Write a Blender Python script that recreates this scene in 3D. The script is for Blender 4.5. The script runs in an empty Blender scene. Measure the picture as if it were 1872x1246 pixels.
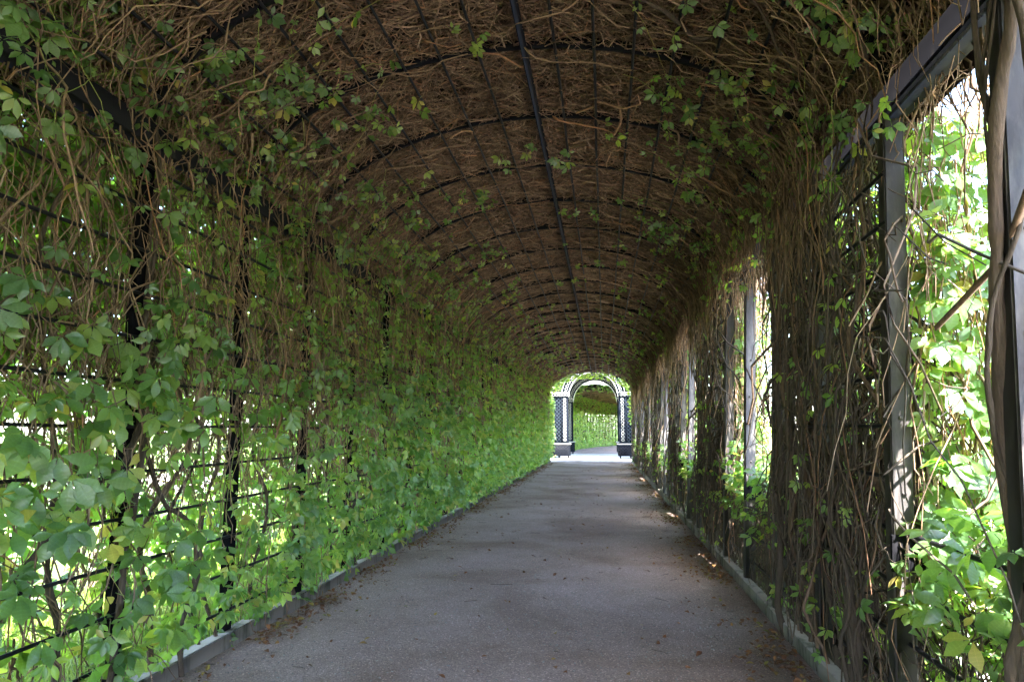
import bpy, math
import numpy as np
from mathutils import Matrix, Vector

rng = np.random.default_rng(7)
S = bpy.context.scene
COL = S.collection

# ------------------------------------------------------------------ camera
EYE = 1.65
F_PX, CX, CY = 1248.0, 936.0, 623.0
VPX, VPY = 1104.0, 787.0
pitch = math.atan((VPY - CY) / F_PX)
d_ = np.array([(VPX - CX) / F_PX, (VPY - CY) / F_PX, 1.0]); d_ /= np.linalg.norm(d_)
up_ = np.array([0, -math.cos(pitch), math.sin(pitch)])
x_ = np.cross(d_, up_)
RW = np.array([x_, d_, up_])                    # rows: world axes in camera coordinates
cam_d = bpy.data.cameras.new('camera')
cam = bpy.data.objects.new('camera', cam_d); COL.objects.link(cam)
cam_d.sensor_width = 36.0; cam_d.lens = 24.0
cam_d.clip_start = 0.05; cam_d.clip_end = 2000
r_, u_, f_ = RW[:, 0], -RW[:, 1], RW[:, 2]
cam.matrix_world = Matrix(((r_[0], u_[0], -f_[0], 0), (r_[1], u_[1], -f_[1], 0), (r_[2], u_[2], -f_[2], EYE), (0, 0, 0, 1)))
S.camera = cam
CAMP = np.array([0, 0, EYE])

# ------------------------------------------------------------------ light
SUN_EL, SUN_AZ = 60.0, 162.0      # azimuth clockwise from +Y (the way the tunnel runs)
w = bpy.data.worlds.new('World'); S.world = w; w.use_nodes = True
nt = w.node_tree; nt.nodes.clear()
sky = nt.nodes.new('ShaderNodeTexSky'); sky.sky_type = 'NISHITA'; sky.sun_disc = False
sky.sun_elevation = math.radians(SUN_EL); sky.sun_rotation = math.radians(SUN_AZ)
sky.air_density = 1.0; sky.dust_density = 1.5; sky.ozone_density = 1.0
bg = nt.nodes.new('ShaderNodeBackground'); bg.inputs['Strength'].default_value = 0.15
wo = nt.nodes.new('ShaderNodeOutputWorld')
nt.links.new(sky.outputs[0], bg.inputs[0]); nt.links.new(bg.outputs[0], wo.inputs[0])
sun_d = bpy.data.lights.new('sun', 'SUN'); sun_d.energy = 4.5; sun_d.angle = math.radians(0.55); sun_d.color = (1.0, 0.95, 0.86)
sun = bpy.data.objects.new('sun', sun_d); COL.objects.link(sun)
el, az = math.radians(SUN_EL), math.radians(SUN_AZ)
to_sun = Vector((math.sin(az) * math.cos(el), math.cos(az) * math.cos(el), math.sin(el)))
sun.rotation_euler = to_sun.to_track_quat('Z', 'Y').to_euler(); sun.location = (0, -10, 30)
S.view_settings.view_transform = 'Standard'; S.view_settings.look = 'None'
S.view_settings.exposure = 4.15; S.view_settings.gamma = 1.0
S.view_settings.use_curve_mapping = False
S.cycles.max_bounces = 5; S.cycles.diffuse_bounces = 4; S.cycles.glossy_bounces = 2
S.cycles.transmission_bounces = 5; S.cycles.transparent_max_bounces = 4
S.cycles.use_denoising = True; S.cycles.use_adaptive_sampling = True; S.cycles.adaptive_threshold = 0.025
S.cycles.caustics_reflective = False; S.cycles.caustics_refractive = False
S.cycles.sample_clamp_indirect = 8.0

# ------------------------------------------------------------------ materials
def new_mat(name):
    m = bpy.data.materials.new(name); m.use_nodes = True
    t = m.node_tree; t.nodes.clear()
    o = t.nodes.new('ShaderNodeOutputMaterial')
    return m, t, o
def N(t, kind, **kw):
    n = t.nodes.new(kind)
    for k, v in kw.items():
        if k in n.inputs: n.inputs[k].default_value = v
        else: setattr(n, k, v)
    return n
def ramp(t, stops, interp='LINEAR'):
    n = t.nodes.new('ShaderNodeValToRGB'); e = n.color_ramp.elements; n.color_ramp.interpolation = interp
    while len(e) > 1: e.remove(e[0])
    e[0].position = stops[0][0]; e[0].color = (*stops[0][1], 1)
    for p, c in stops[1:]:
        k = e.new(p); k.color = (*c, 1)
    return n
def rnd_value(t):
    """a random number for each piece: the mesh attribute plus the object's own"""
    a = N(t, 'ShaderNodeAttribute', attribute_name='rnd')
    oi = t.nodes.new('ShaderNodeObjectInfo')
    ad = N(t, 'ShaderNodeMath', operation='ADD'); t.links.new(a.outputs['Fac'], ad.inputs[0]); t.links.new(oi.outputs['Random'], ad.inputs[1])
    fr = N(t, 'ShaderNodeMath', operation='FRACT'); t.links.new(ad.outputs[0], fr.inputs[0])
    return fr.outputs[0]

def leaf_material(name, cols, trans, tw=0.42, gloss=0.75, rough=0.34):
    m, t, o = new_mat(name)
    r = rnd_value(t)
    c1 = ramp(t, cols); t.links.new(r, c1.inputs[0])
    c2 = ramp(t, trans); t.links.new(r, c2.inputs[0])
    no = N(t, 'ShaderNodeTexNoise', Scale=35.0, Detail=2.0)
    mx = N(t, 'ShaderNodeMix', data_type='RGBA', blend_type='MULTIPLY'); mx.inputs[0].default_value = 0.5
    gr = ramp(t, [(0.3, (0.55, 0.6, 0.5)), (0.7, (1.25, 1.2, 1.2))]); t.links.new(no.outputs[0], gr.inputs[0])
    t.links.new(c1.outputs[0], mx.inputs[6]); t.links.new(gr.outputs[0], mx.inputs[7])
    p = N(t, 'ShaderNodeBsdfPrincipled', Roughness=rough); p.inputs['Specular IOR Level'].default_value = gloss
    # midrib and side veins, drawn from the leaflet's own across / along coordinates
    ac = N(t, 'ShaderNodeAttribute', attribute_name='across'); al = N(t, 'ShaderNodeAttribute', attribute_name='along')
    m1 = N(t, 'ShaderNodeMath', operation='MULTIPLY_ADD'); t.links.new(ac.outputs['Fac'], m1.inputs[0]); m1.inputs[1].default_value = -2.2; m1.inputs[2].default_value = 0.0
    m2 = N(t, 'ShaderNodeMath', operation='MULTIPLY_ADD'); t.links.new(al.outputs['Fac'], m2.inputs[0]); m2.inputs[1].default_value = 8.0; t.links.new(m1.outputs[0], m2.inputs[2])
    fr = N(t, 'ShaderNodeMath', operation='PINGPONG'); t.links.new(m2.outputs[0], fr.inputs[0]); fr.inputs[1].default_value = 0.5
    vr = ramp(t, [(0.0, (1.22, 1.18, 1.22)), (0.1, (1.02, 1.02, 1.02)), (0.5, (0.94, 0.95, 0.94))]); t.links.new(fr.outputs[0], vr.inputs[0])
    mr = ramp(t, [(0.0, (1.7, 1.5, 1.6)), (0.09, (1.0, 1.0, 1.0)), (1.0, (0.92, 0.95, 0.92))]); t.links.new(ac.outputs['Fac'], mr.inputs[0])
    v1 = N(t, 'ShaderNodeMix', data_type='RGBA', blend_type='MULTIPLY'); v1.inputs[0].default_value = 0.75; t.links.new(mx.outputs[2], v1.inputs[6]); t.links.new(vr.outputs[0], v1.inputs[7])
    v2 = N(t, 'ShaderNodeMix', data_type='RGBA', blend_type='MULTIPLY'); v2.inputs[0].default_value = 0.8; t.links.new(v1.outputs[2], v2.inputs[6]); t.links.new(mr.outputs[0], v2.inputs[7])
    t.links.new(v2.outputs[2], p.inputs['Base Color'])
    bm = N(t, 'ShaderNodeBump', Strength=0.12, Distance=0.015); t.links.new(fr.outputs[0], bm.inputs['Height']); t.links.new(bm.outputs[0], p.inputs['Normal'])
    t2 = N(t, 'ShaderNodeMix', data_type='RGBA', blend_type='MULTIPLY'); t2.inputs[0].default_value = 0.6; t.links.new(c2.outputs[0], t2.inputs[6]); t.links.new(vr.outputs[0], t2.inputs[7])
    tr = t.nodes.new('ShaderNodeBsdfTranslucent'); t.links.new(t2.outputs[2], tr.inputs[0])
    ms = N(t, 'ShaderNodeMixShader'); ms.inputs[0].default_value = tw
    t.links.new(p.outputs[0], ms.inputs[1]); t.links.new(tr.outputs[0], ms.inputs[2]); t.links.new(ms.outputs[0], o.inputs[0])
    return m
M_LEAF = leaf_material('creeper_leaf',
    [(0.0, (0.05, 0.1, 0.05)), (0.3, (0.08, 0.15, 0.07)), (0.6, (0.11, 0.19, 0.085)), (0.85, (0.15, 0.24, 0.09)), (0.97, (0.19, 0.27, 0.08)), (0.985, (0.34, 0.30, 0.05)), (1.0, (0.4, 0.32, 0.12))],
    [(0.0, (0.22, 0.46, 0.04)), (0.5, (0.34, 0.58, 0.05)), (0.9, (0.55, 0.7, 0.06)), (1.0, (0.65, 0.55, 0.1))], 0.5)
M_DEAD = leaf_material('dry_leaf', [(0, (0.12, 0.05, 0.025)), (0.4, (0.2, 0.085, 0.04)), (0.75, (0.24, 0.11, 0.05)), (0.93, (0.33, 0.25, 0.07)), (1, (0.2, 0.24, 0.06))],
    [(0, (0.15, 0.06, 0.02)), (1, (0.2, 0.1, 0.03))], 0.12, 0.25, 0.6)
M_GRASS = leaf_material('grass_blade', [(0, (0.07, 0.13, 0.03)), (1, (0.15, 0.2, 0.05))], [(0, (0.2, 0.35, 0.04)), (1, (0.35, 0.42, 0.06))], 0.35, 0.3)
M_TREE = leaf_material('tree_leaf', [(0, (0.04, 0.09, 0.025)), (1, (0.09, 0.15, 0.04))], [(0, (0.14, 0.3, 0.03)), (1, (0.28, 0.42, 0.05))], 0.35, 0.3)

def bark_material(name, cols, scale=18.0, rough=0.85, bump=0.4, zs=0.35):
    m, t, o = new_mat(name)
    r = rnd_value(t)
    c = ramp(t, cols); t.links.new(r, c.inputs[0])
    tc = t.nodes.new('ShaderNodeTexCoord')
    mp = N(t, 'ShaderNodeMapping'); mp.inputs['Scale'].default_value = (1, 1, zs); t.links.new(tc.outputs['Object'], mp.inputs[0])
    no = N(t, 'ShaderNodeTexNoise', Scale=scale, Detail=5.0, Roughness=0.65); t.links.new(mp.outputs[0], no.inputs[0])
    gr = ramp(t, [(0.28, (0.4, 0.4, 0.4)), (0.72, (1.4, 1.35, 1.3))]); t.links.new(no.outputs[0], gr.inputs[0])
    mx = N(t, 'ShaderNodeMix', data_type='RGBA', blend_type='MULTIPLY'); mx.inputs[0].default_value = 0.8
    t.links.new(c.outputs[0], mx.inputs[6]); t.links.new(gr.outputs[0], mx.inputs[7])
    p = N(t, 'ShaderNodeBsdfPrincipled', Roughness=rough); p.inputs['Specular IOR Level'].default_value = 0.3
    t.links.new(mx.outputs[2], p.inputs['Base Color'])
    if bump:
        b = N(t, 'ShaderNodeBump', Strength=bump, Distance=0.01); t.links.new(no.outputs[0], b.inputs['Height']); t.links.new(b.outputs[0], p.inputs['Normal'])
    t.links.new(p.outputs[0], o.inputs[0])
    return m
M_TWIG = bark_material('dry_twig', [(0, (0.11, 0.072, 0.046)), (0.5, (0.2, 0.135, 0.088)), (0.85, (0.27, 0.185, 0.125)), (0.95, (0.33, 0.17, 0.09)), (1, (0.34, 0.26, 0.19))], 30, 0.8, 0.0)
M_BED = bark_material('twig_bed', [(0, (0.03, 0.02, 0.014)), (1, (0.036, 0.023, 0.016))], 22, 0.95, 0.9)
M_STEM = bark_material('vine_bark', [(0, (0.045, 0.034, 0.027)), (0.6, (0.075, 0.056, 0.045)), (1, (0.12, 0.08, 0.058))], 70, 0.95, 1.0, 0.12)
M_PALE = bark_material('bleached_twig', [(0, (0.24, 0.15, 0.1)), (0.5, (0.36, 0.25, 0.18)), (0.85, (0.45, 0.34, 0.26)), (1, (0.42, 0.22, 0.12))], 30, 0.75, 0.0)  # paler than dry_twig: sunlight on the window reveals put into the colour
M_OLD = bark_material('old_grey_twig', [(0, (0.05, 0.04, 0.032)), (0.6, (0.09, 0.07, 0.056)), (0.9, (0.13, 0.095, 0.074)), (1, (0.22, 0.12, 0.075))], 40, 0.85, 0.0)
M_SHOOT = bark_material('green_shoot', [(0, (0.2, 0.26, 0.06)), (0.6, (0.28, 0.3, 0.08)), (1, (0.34, 0.2, 0.08))], 40, 0.5, 0.0)
M_TRUNK = bark_material('tree_bark', [(0, (0.1, 0.08, 0.06)), (1, (0.12, 0.09, 0.07))], 10, 0.9, 0.8)

def paint_material(name, col, rough=0.5, wear=(0.12, 0.1, 0.085), amount=0.56, scale=9.0, spec=0.25):
    m, t, o = new_mat(name)
    tc = t.nodes.new('ShaderNodeTexCoord')
    mp = N(t, 'ShaderNodeMapping'); mp.inputs['Scale'].default_value = (1, 1, 0.25); t.links.new(tc.outputs['Object'], mp.inputs[0])
    no = N(t, 'ShaderNodeTexNoise', Scale=scale, Detail=7.0, Roughness=0.65); t.links.new(mp.outputs[0], no.inputs[0])
    k = ramp(t, [(amount, col), (amount + 0.16, wear)]); t.links.new(no.outputs[0], k.inputs[0])
    no2 = N(t, 'ShaderNodeTexNoise', Scale=90.0, Detail=3.0); t.links.new(mp.outputs[0], no2.inputs[0])
    b = N(t, 'ShaderNodeBump', Strength=0.35, Distance=0.004); t.links.new(no2.outputs[0], b.inputs['Height'])
    p = N(t, 'ShaderNodeBsdfPrincipled', Roughness=rough); p.inputs['Specular IOR Level'].default_value = spec
    t.links.new(k.outputs[0], p.inputs['Base Color']); t.links.new(b.outputs[0], p.inputs['Normal']); t.links.new(p.outputs[0], o.inputs[0])
    return m
M_BLACK = paint_material('black_painted_post', (0.005, 0.005, 0.007), 0.7, (0.014, 0.013, 0.013), 0.6, spec=0.08)
M_POSTW = paint_material('weathered_post', (0.05, 0.045, 0.047), 0.6, (0.11, 0.1, 0.092), 0.5, spec=0.3)
M_ROD = paint_material('black_rod', (0.008, 0.008, 0.011), 0.5, (0.02, 0.018, 0.016), 0.62, spec=0.15)
M_BEAMW = paint_material('weathered_beam', (0.008, 0.008, 0.01), 0.7, (0.035, 0.031, 0.028), 0.56, 5.0, spec=0.1)
M_BLUE = paint_material('blue_black_lattice', (0.004, 0.006, 0.011), 0.7, (0.008, 0.01, 0.015), 0.6, spec=0.05)
M_LATT = paint_material('lattice_slats', (0.03, 0.042, 0.06), 0.6, (0.06, 0.07, 0.085), 0.6, spec=0.1)
M_WHITE = paint_material('white_ring_paint', (0.42, 0.42, 0.4), 0.6, (0.3, 0.28, 0.26), 0.6)
M_KERB = paint_material('grey_timber', (0.22, 0.2, 0.185), 0.85, (0.07, 0.075, 0.06), 0.5, 6.0)

def ground_material(name, c_lo, c_hi, speck, tint=None, sc=1.0, con=1.0):
    m, t, o = new_mat(name)
    tc = t.nodes.new('ShaderNodeTexCoord')
    big = N(t, 'ShaderNodeTexNoise', Scale=0.9 * sc, Detail=10.0, Roughness=0.72); t.links.new(tc.outputs['Object'], big.inputs[0])
    k = ramp(t, [(0.32, c_lo), (0.68, c_hi)]); t.links.new(big.outputs[0], k.inputs[0])
    col = k.outputs[0]
    if tint:            # broad random patches, some darker and warmer, some paler and bluer
        bn = N(t, 'ShaderNodeTexNoise', Scale=0.45, Detail=4.0, Roughness=0.55, Distortion=0.6); t.links.new(tc.outputs['Object'], bn.inputs[0])
        br = ramp(t, [(0.35, tint[0]), (0.5, (1, 1, 1)), (0.68, tint[1])]); t.links.new(bn.outputs[0], br.inputs[0])
        mm = N(t, 'ShaderNodeMix', data_type='RGBA', blend_type='MULTIPLY'); mm.inputs[0].default_value = 1.0
        t.links.new(col, mm.inputs[6]); t.links.new(br.outputs[0], mm.inputs[7]); col = mm.outputs[2]
    v = N(t, 'ShaderNodeTexVoronoi', Scale=110.0 * sc); t.links.new(tc.outputs['Object'], v.inputs[0])
    d_ = lambda x: 1 + (x - 1) * con
    sv = ramp(t, [(0.0, (d_(0.6),) * 3), (0.35, (d_(0.88),) * 3), (0.7, (d_(1.08),) * 3), (0.955, (d_(1.2),) * 3), (0.985, speck), (1.0, speck)])
    sep = t.nodes.new('ShaderNodeSeparateColor'); t.links.new(v.outputs['Color'], sep.inputs[0]); t.links.new(sep.outputs[0], sv.inputs[0])
    mx = N(t, 'ShaderNodeMix', data_type='RGBA', blend_type='MULTIPLY'); mx.inputs[0].default_value = 1.0
    t.links.new(col, mx.inputs[6]); t.links.new(sv.outputs[0], mx.inputs[7])
    fn = N(t, 'ShaderNodeTexNoise', Scale=60.0 * sc, Detail=6.0); t.links.new(tc.outputs['Object'], fn.inputs[0])
    b1 = N(t, 'ShaderNodeBump', Strength=0.6 * con, Distance=0.004); b1.invert = True; t.links.new(v.outputs['Distance'], b1.inputs['Height'])
    b2 = N(t, 'ShaderNodeBump', Strength=0.6, Distance=0.008); t.links.new(fn.outputs[0], b2.inputs['Height']); t.links.new(b1.outputs[0], b2.inputs['Normal'])
    p = N(t, 'ShaderNodeBsdfPrincipled', Roughness=0.92); p.inputs['Specular IOR Level'].default_value = 0.25
    t.links.new(mx.outputs[2], p.inputs['Base Color']); t.links.new(b2.outputs[0], p.inputs['Normal']); t.links.new(p.outputs[0], o.inputs[0])
    return m
M_PATH = ground_material('path_grit', (0.27, 0.196, 0.172), (0.385, 0.292, 0.27), (2.1, 2.0, 1.95), ((0.72, 0.67, 0.62), (1.08, 1.08, 1.13)), con=0.85)
M_SAND = ground_material('sunlit_sand', (0.4, 0.37, 0.33), (0.48, 0.45, 0.4), (1.3, 1.3, 1.3))
M_SOIL = ground_material('lawn_ground', (0.09, 0.12, 0.04), (0.13, 0.17, 0.055), (1.3, 1.3, 1.2), sc=0.4)
M_PEB = ground_material('pebble', (0.2, 0.185, 0.175), (0.32, 0.3, 0.285), (1.4, 1.4, 1.4))

# ------------------------------------------------------------------ mesh helpers
def mesh_from(name, V, quads=None, tris=None, rnd=None, smooth=False, mat=None):
    me = bpy.data.meshes.new(name)
    V = np.asarray(V, np.float32).reshape(-1, 3)
    q = np.zeros((0, 4), np.int32) if quads is None else np.asarray(quads, np.int32).reshape(-1, 4)
    t = np.zeros((0, 3), np.int32) if tris is None else np.asarray(tris, np.int32).reshape(-1, 3)
    me.vertices.add(len(V)); me.vertices.foreach_set('co', V.ravel())
    nl = q.size + t.size; me.loops.add(nl)
    me.loops.foreach_set('vertex_index', np.concatenate([q.ravel(), t.ravel()]).astype(np.int32))
    me.polygons.add(len(q) + len(t))
    st = np.concatenate([np.arange(len(q)) * 4, q.size + np.arange(len(t)) * 3]).astype(np.int32)
    me.polygons.foreach_set('loop_start', st)
    if smooth: me.polygons.foreach_set('use_smooth', np.ones(len(q) + len(t), bool))
    if rnd is not None:
        a = me.attributes.new('rnd', 'FLOAT', 'POINT'); a.data.foreach_set('value', np.asarray(rnd, np.float32).ravel())
    if mat is not None and rnd is not None and mat.name.endswith('leaf') and not name == 'leaf':
        a = me.attributes.new('across', 'FLOAT', 'POINT'); a.data.foreach_set('value', np.full(len(V), 0.4, np.float32)); a = me.attributes.new('along', 'FLOAT', 'POINT'); a.data.foreach_set('value', np.full(len(V), 0.18, np.float32))
    me.update(calc_edges=True)
    if mat is not None: me.materials.append(mat)
    return me
class Parts:
    """collects pieces that become ONE mesh"""
    def __init__(s): s.v = []; s.q = []; s.t = []; s.r = []; s.n = 0
    def add(s, V, quads=None, tris=None, rnd=0.0):
        V = np.asarray(V, float).reshape(-1, 3)
        if quads is not None and len(quads): s.q.append(np.asarray(quads).reshape(-1, 4) + s.n)
        if tris is not None and len(tris): s.t.append(np.asarray(tris).reshape(-1, 3) + s.n)
        r = np.asarray(rnd, float)
        s.r.append(np.full(len(V), float(r)) if r.ndim == 0 else r.ravel())
        s.v.append(V); s.n += len(V)
        return s
    def box(s, x0, x1, y0, y1, z0, z1, bev=0.0):
        c = np.array([(x, y, z) for x in (x0, x1) for y in (y0, y1) for z in (z0, z1)], float)
        if bev <= 0:
            s.add(c, [(0, 1, 3, 2), (4, 6, 7, 5), (0, 4, 5, 1), (2, 3, 7, 6), (0, 2, 6, 4), (1, 5, 7, 3)]); return s
        lo = np.array([x0, y0, z0]); hi = np.array([x1, y1, z1]); b = bev
        V = []; idx = {}
        for i in range(8):
            sx, sy, sz = (i >> 2) & 1, (i >> 1) & 1, i & 1
            for a in range(3):
                p = np.where([sx, sy, sz], hi, lo).astype(float)
                for k in range(3):
                    if k != a: p[k] += -b if (sx, sy, sz)[k] else b
                idx[(sx, sy, sz, a)] = len(V); V.append(p)
        Q = []; T = []
        for a in range(3):
            o1, o2 = (a + 1) % 3, (a + 2) % 3
            for sg in (0, 1):
                k = []
                for p, q_ in ((0, 0), (1, 0), (1, 1), (0, 1)):
                    s3 = [0, 0, 0]; s3[a] = sg; s3[o1] = p; s3[o2] = q_; k.append(idx[(*s3, a)])
                Q.append(k if sg else k[::-1])
            for p in (0, 1):
                for q_ in (0, 1):
                    s0 = [0, 0, 0]; s1 = [0, 0, 0]; s0[o1] = s1[o1] = p; s0[o2] = s1[o2] = q_; s0[a] = 0; s1[a] = 1
                    Q.append([idx[(*s0, o1)], idx[(*s1, o1)], idx[(*s1, o2)], idx[(*s0, o2)]])
        for i in range(8):
            s3 = ((i >> 2) & 1, (i >> 1) & 1, i & 1); T.append([idx[(*s3, 0)], idx[(*s3, 1)], idx[(*s3, 2)]])
        s.add(V, Q, T); return s
    def mesh(s, name, mat, smooth=False):
        return mesh_from(name, np.concatenate(s.v), np.concatenate(s.q) if s.q else None, np.concatenate(s.t) if s.t else None, np.concatenate(s.r), smooth, mat)
def tubes(P, R, sides=3, cap=False):
    """P (n,k,3) polylines, R (n,k) radii -> verts, quads (all in one)"""
    P = np.asarray(P, float); n, k, _ = P.shape
    R = np.broadcast_to(np.asarray(R, float), (n, k))
    T = np.gradient(P, axis=1); T /= np.linalg.norm(T, axis=2, keepdims=True) + 1e-9
    ref = np.where(np.abs(T[:, :1, 2:3]) > 0.85, np.array([1.0, 0, 0]), np.array([0, 0, 1.0]))
    ref = np.broadcast_to(ref, T.shape)
    A = np.cross(T, ref); A /= np.linalg.norm(A, axis=2, keepdims=True) + 1e-9
    B = np.cross(T, A)
    an = np.arange(sides) / sides * 2 * np.pi
    V = P[:, :, None] + R[:, :, None, None] * (A[:, :, None] * np.cos(an)[:, None] + B[:, :, None] * np.sin(an)[:, None])
    i = np.arange(n)[:, None, None] * k * sides; j = np.arange(k - 1)[None, :, None] * sides; a = np.arange(sides)[None, None]; b = (a + 1) % sides
    Q = np.stack(np.broadcast_arrays(i + j + a, i + j + b, i + j + sides + b, i + j + sides + a), -1).reshape(-1, 4)
    return V.reshape(-1, 3), Q, k * sides
def add_obj(name, me, parent=None, loc=(0, 0, 0), kind=None):
    o = bpy.data.objects.new(name, me); COL.objects.link(o); o.location = loc
    if parent is not None:
        o.parent = parent; o.location = Vector(loc) - parent.location
    if kind: o['kind'] = kind
    return o
def thing(name, label, cat, loc=(0, 0, 0), group=None):
    o = bpy.data.objects.new(name, None); COL.objects.link(o); o.location = loc; o.empty_display_size = 0.2
    o['label'] = label; o['category'] = cat
    if group: o['group'] = group
    return o
def shared(o):      # a world-space mesh moved under a thing whose Empty stands elsewhere
    return o
def unit(v): return v / (np.linalg.norm(v, axis=-1, keepdims=True) + 1e-9)

# ------------------------------------------------------------------ the tunnel's cross-section: left wall, arch, right wall
XL, XR, ZS, ZC = -2.97, 1.66, 3.53, 4.78
XM, HA, HB = (XL + XR) / 2, (XR - XL) / 2, ZC - ZS
BAY, Y_FIRST = 1.27, 3.97
Y_START, Y_END = Y_FIRST - 8 * BAY, Y_FIRST + 26 * BAY + 0.3     # about -3.65 .. 37.3
_t = np.linspace(math.pi, 0, 241)
XRP, XR0 = 1.5, 1.6                                        # the right wall leans: its foot stands further in
_px = np.concatenate([[XL], XM + HA * np.cos(_t), [XR0]]); _pz = np.concatenate([[0], ZS + HB * np.sin(_t), [0]])
_v = np.concatenate([[0], np.cumsum(np.hypot(np.diff(_px), np.diff(_pz)))])
V_L, V_R, V_T = ZS, _v[-2], _v[-1]; V_C = (V_L + V_R) / 2
_vd = np.linspace(0, V_T, 900); _xd = np.interp(_vd, _v, _px); _zd = np.interp(_vd, _v, _pz)
_tx, _tz = np.gradient(_xd), np.gradient(_zd); _ln = np.hypot(_tx, _tz)
_k = np.ones(9) / 9
_nx = np.convolve(np.pad(_tz / _ln, 4, 'edge'), _k, 'valid'); _nz = np.convolve(np.pad(-_tx / _ln, 4, 'edge'), _k, 'valid')
def sect(v, y, d):
    """v along the section from the left ground over the crown to the right ground, d inwards"""
    v = np.asarray(v, float)
    x = np.interp(v, _vd, _xd); z = np.interp(v, _vd, _zd); nx = np.interp(v, _vd, _nx); nz = np.interp(v, _vd, _nz)
    return np.stack([x + nx * d, np.broadcast_to(y, x.shape), z + nz * d], -1)
def sect_n(v):
    v = np.asarray(v, float)
    return unit(np.stack([np.interp(v, _vd, _nx), 0 * v, np.interp(v, _vd, _nz)], -1))
def XW(z): return XR0 + (XR - XR0) * np.minimum(z, ZS) / ZS
def is_window(y):
    """the right wall: two bays open, two bays closed"""
    return np.mod((np.asarray(y) - (Y_FIRST - 2 * BAY)) / BAY, 4) < 2
SILL = 1.08

def walk(start, dirs, L, K, wob, rg=rng):
    """wandering polylines: start (n,3), dirs (n,3), lengths (n)"""
    n = len(start); t = np.linspace(0, 1, K)
    nz = rg.normal(size=(n, K, start.shape[1])); nz = np.cumsum(nz, 1); nz -= nz[:, :1]
    nz = (nz + np.roll(nz, 1, 1) * (np.arange(K) > 0)[None, :, None]) / 2
    return start[:, None] + dirs[:, None] * t[None, :, None] * L[:, None, None] + nz * (wob * L / math.sqrt(K))[:, None, None]

# ------------------------------------------------------------------ ground
def sheet(name, x0, x1, y0, y1, z, nx, ny, amp, mat, kind='structure', sx=1.0):
    X, Y = np.meshgrid(np.linspace(x0, x1, nx), np.linspace(y0, y1, ny), indexing='ij')
    Z = z + amp * (np.sin(X * 2.1 * sx + 1.3 * np.sin(Y * 0.9 * sx)) + np.sin(Y * 1.7 * sx + 0.8 * np.sin(X * 1.3 * sx)) + 0.5 * rng.normal(size=X.shape))
    i, j = np.meshgrid(np.arange(nx - 1), np.arange(ny - 1), indexing='ij'); a = (i * ny + j).ravel()
    Q = np.stack([a, a + ny, a + ny + 1, a + 1], 1)
    o = add_obj(name, mesh_from(name, np.stack([X, Y, Z], -1), Q, smooth=True, mat=mat))
    o['kind'] = kind
    return o
g = add_obj('ground', Parts().box(-600, 600, -600, 900, -0.5, -0.03).mesh('ground', M_SOIL)); g['kind'] = 'structure'
sheet('path', XL + 0.02, XR - 0.02, Y_START - 6, Y_END + 1.2, 0.0, 44, 420, 0.0022, M_PATH)
sq = sheet('sand_square', -9, 8, Y_END + 1.2, 51.5, -0.006, 20, 20, 0.001, M_SAND)
sheet('gravel_walk', 2.5, 9.0, -40, Y_END + 1.2, -0.012, 10, 60, 0.001, M_SAND)
sheet('gravel_walk', -17.0, -11.0, -40, Y_END + 1.2, -0.012, 10, 60, 0.001, M_SAND)

# ------------------------------------------------------------------ pergola frame
pergola = thing('pergola', 'long arched black pergola frame of posts, ribs and rods over the path', 'pergola', (XM, 0, 0))
def part(name, me, parent=pergola, at=None):
    o = bpy.data.objects.new(name, me); COL.objects.link(o); o.parent = parent
    if at is None: o.location = -parent.location if parent.parent is None else (0, 0, 0)
    else: o.location = Vector(at) - (parent.location if parent.parent is None else Vector((0, 0, 0)))
    return o
def post_mesh():
    p = Parts(); p.box(-0.03, 0.03, -0.055, 0.055, 0.02, ZS + 0.02, 0.006)
    return p.mesh('post', M_BLACK)
def rpost_mesh():
    p = Parts(); p.box(-0.055, 0.055, -0.05, 0.05, 0.02, ZS + 0.02, 0.008)
    return p.mesh('post', M_POSTW)
def dome(p, c, r, ax, seg=8):
    a = np.arange(seg) / seg * 2 * np.pi
    e1 = np.roll(np.eye(3), 1, 0)[ax]; e2 = np.roll(np.eye(3), 2, 0)[ax]; n = np.eye(3)[ax]
    rings = [c + r * k * (np.cos(a)[:, None] * e1 + np.sin(a)[:, None] * e2) + h * r * n for k, h in ((1, 0), (0.8, -0.5), (0.35, -0.8))]
    V = np.concatenate(rings + [np.array([c - 0.85 * r * n])])
    Q = [(k * seg + i, k * seg + (i + 1) % seg, (k + 1) * seg + (i + 1) % seg, (k + 1) * seg + i) for k in range(2) for i in range(seg)]
    T = [(2 * seg + i, 2 * seg + (i + 1) % seg, 3 * seg) for i in range(seg)]
    p.add(V, Q, T)
def bracket_mesh():
    p = Parts(); p.box(-0.07, 0.16, -0.064, -0.05, SILL - 0.16, SILL + 0.03, 0.005)
    for x, z in ((-0.02, -0.03), (0.1, -0.03), (0.1, -0.11), (-0.02, -0.11)): dome(p, np.array([x, -0.064, SILL + z]), 0.021, 1)
    return p.mesh('bracket', M_BLACK)
def rivet_mesh():
    p = Parts(); dome(p, np.array([0, 0, 0]), 0.013, 1, 6); return p.mesh('rivet', M_POSTW)
me_pl, me_pr, me_br, me_rv = post_mesh(), rpost_mesh(), bracket_mesh(), rivet_mesh()
ribP = np.stack([sect(np.linspace(V_L - 0.05, V_R + 0.05, 41), 0 * np.linspace(0, 1, 41), 0.0)], 0)
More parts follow.
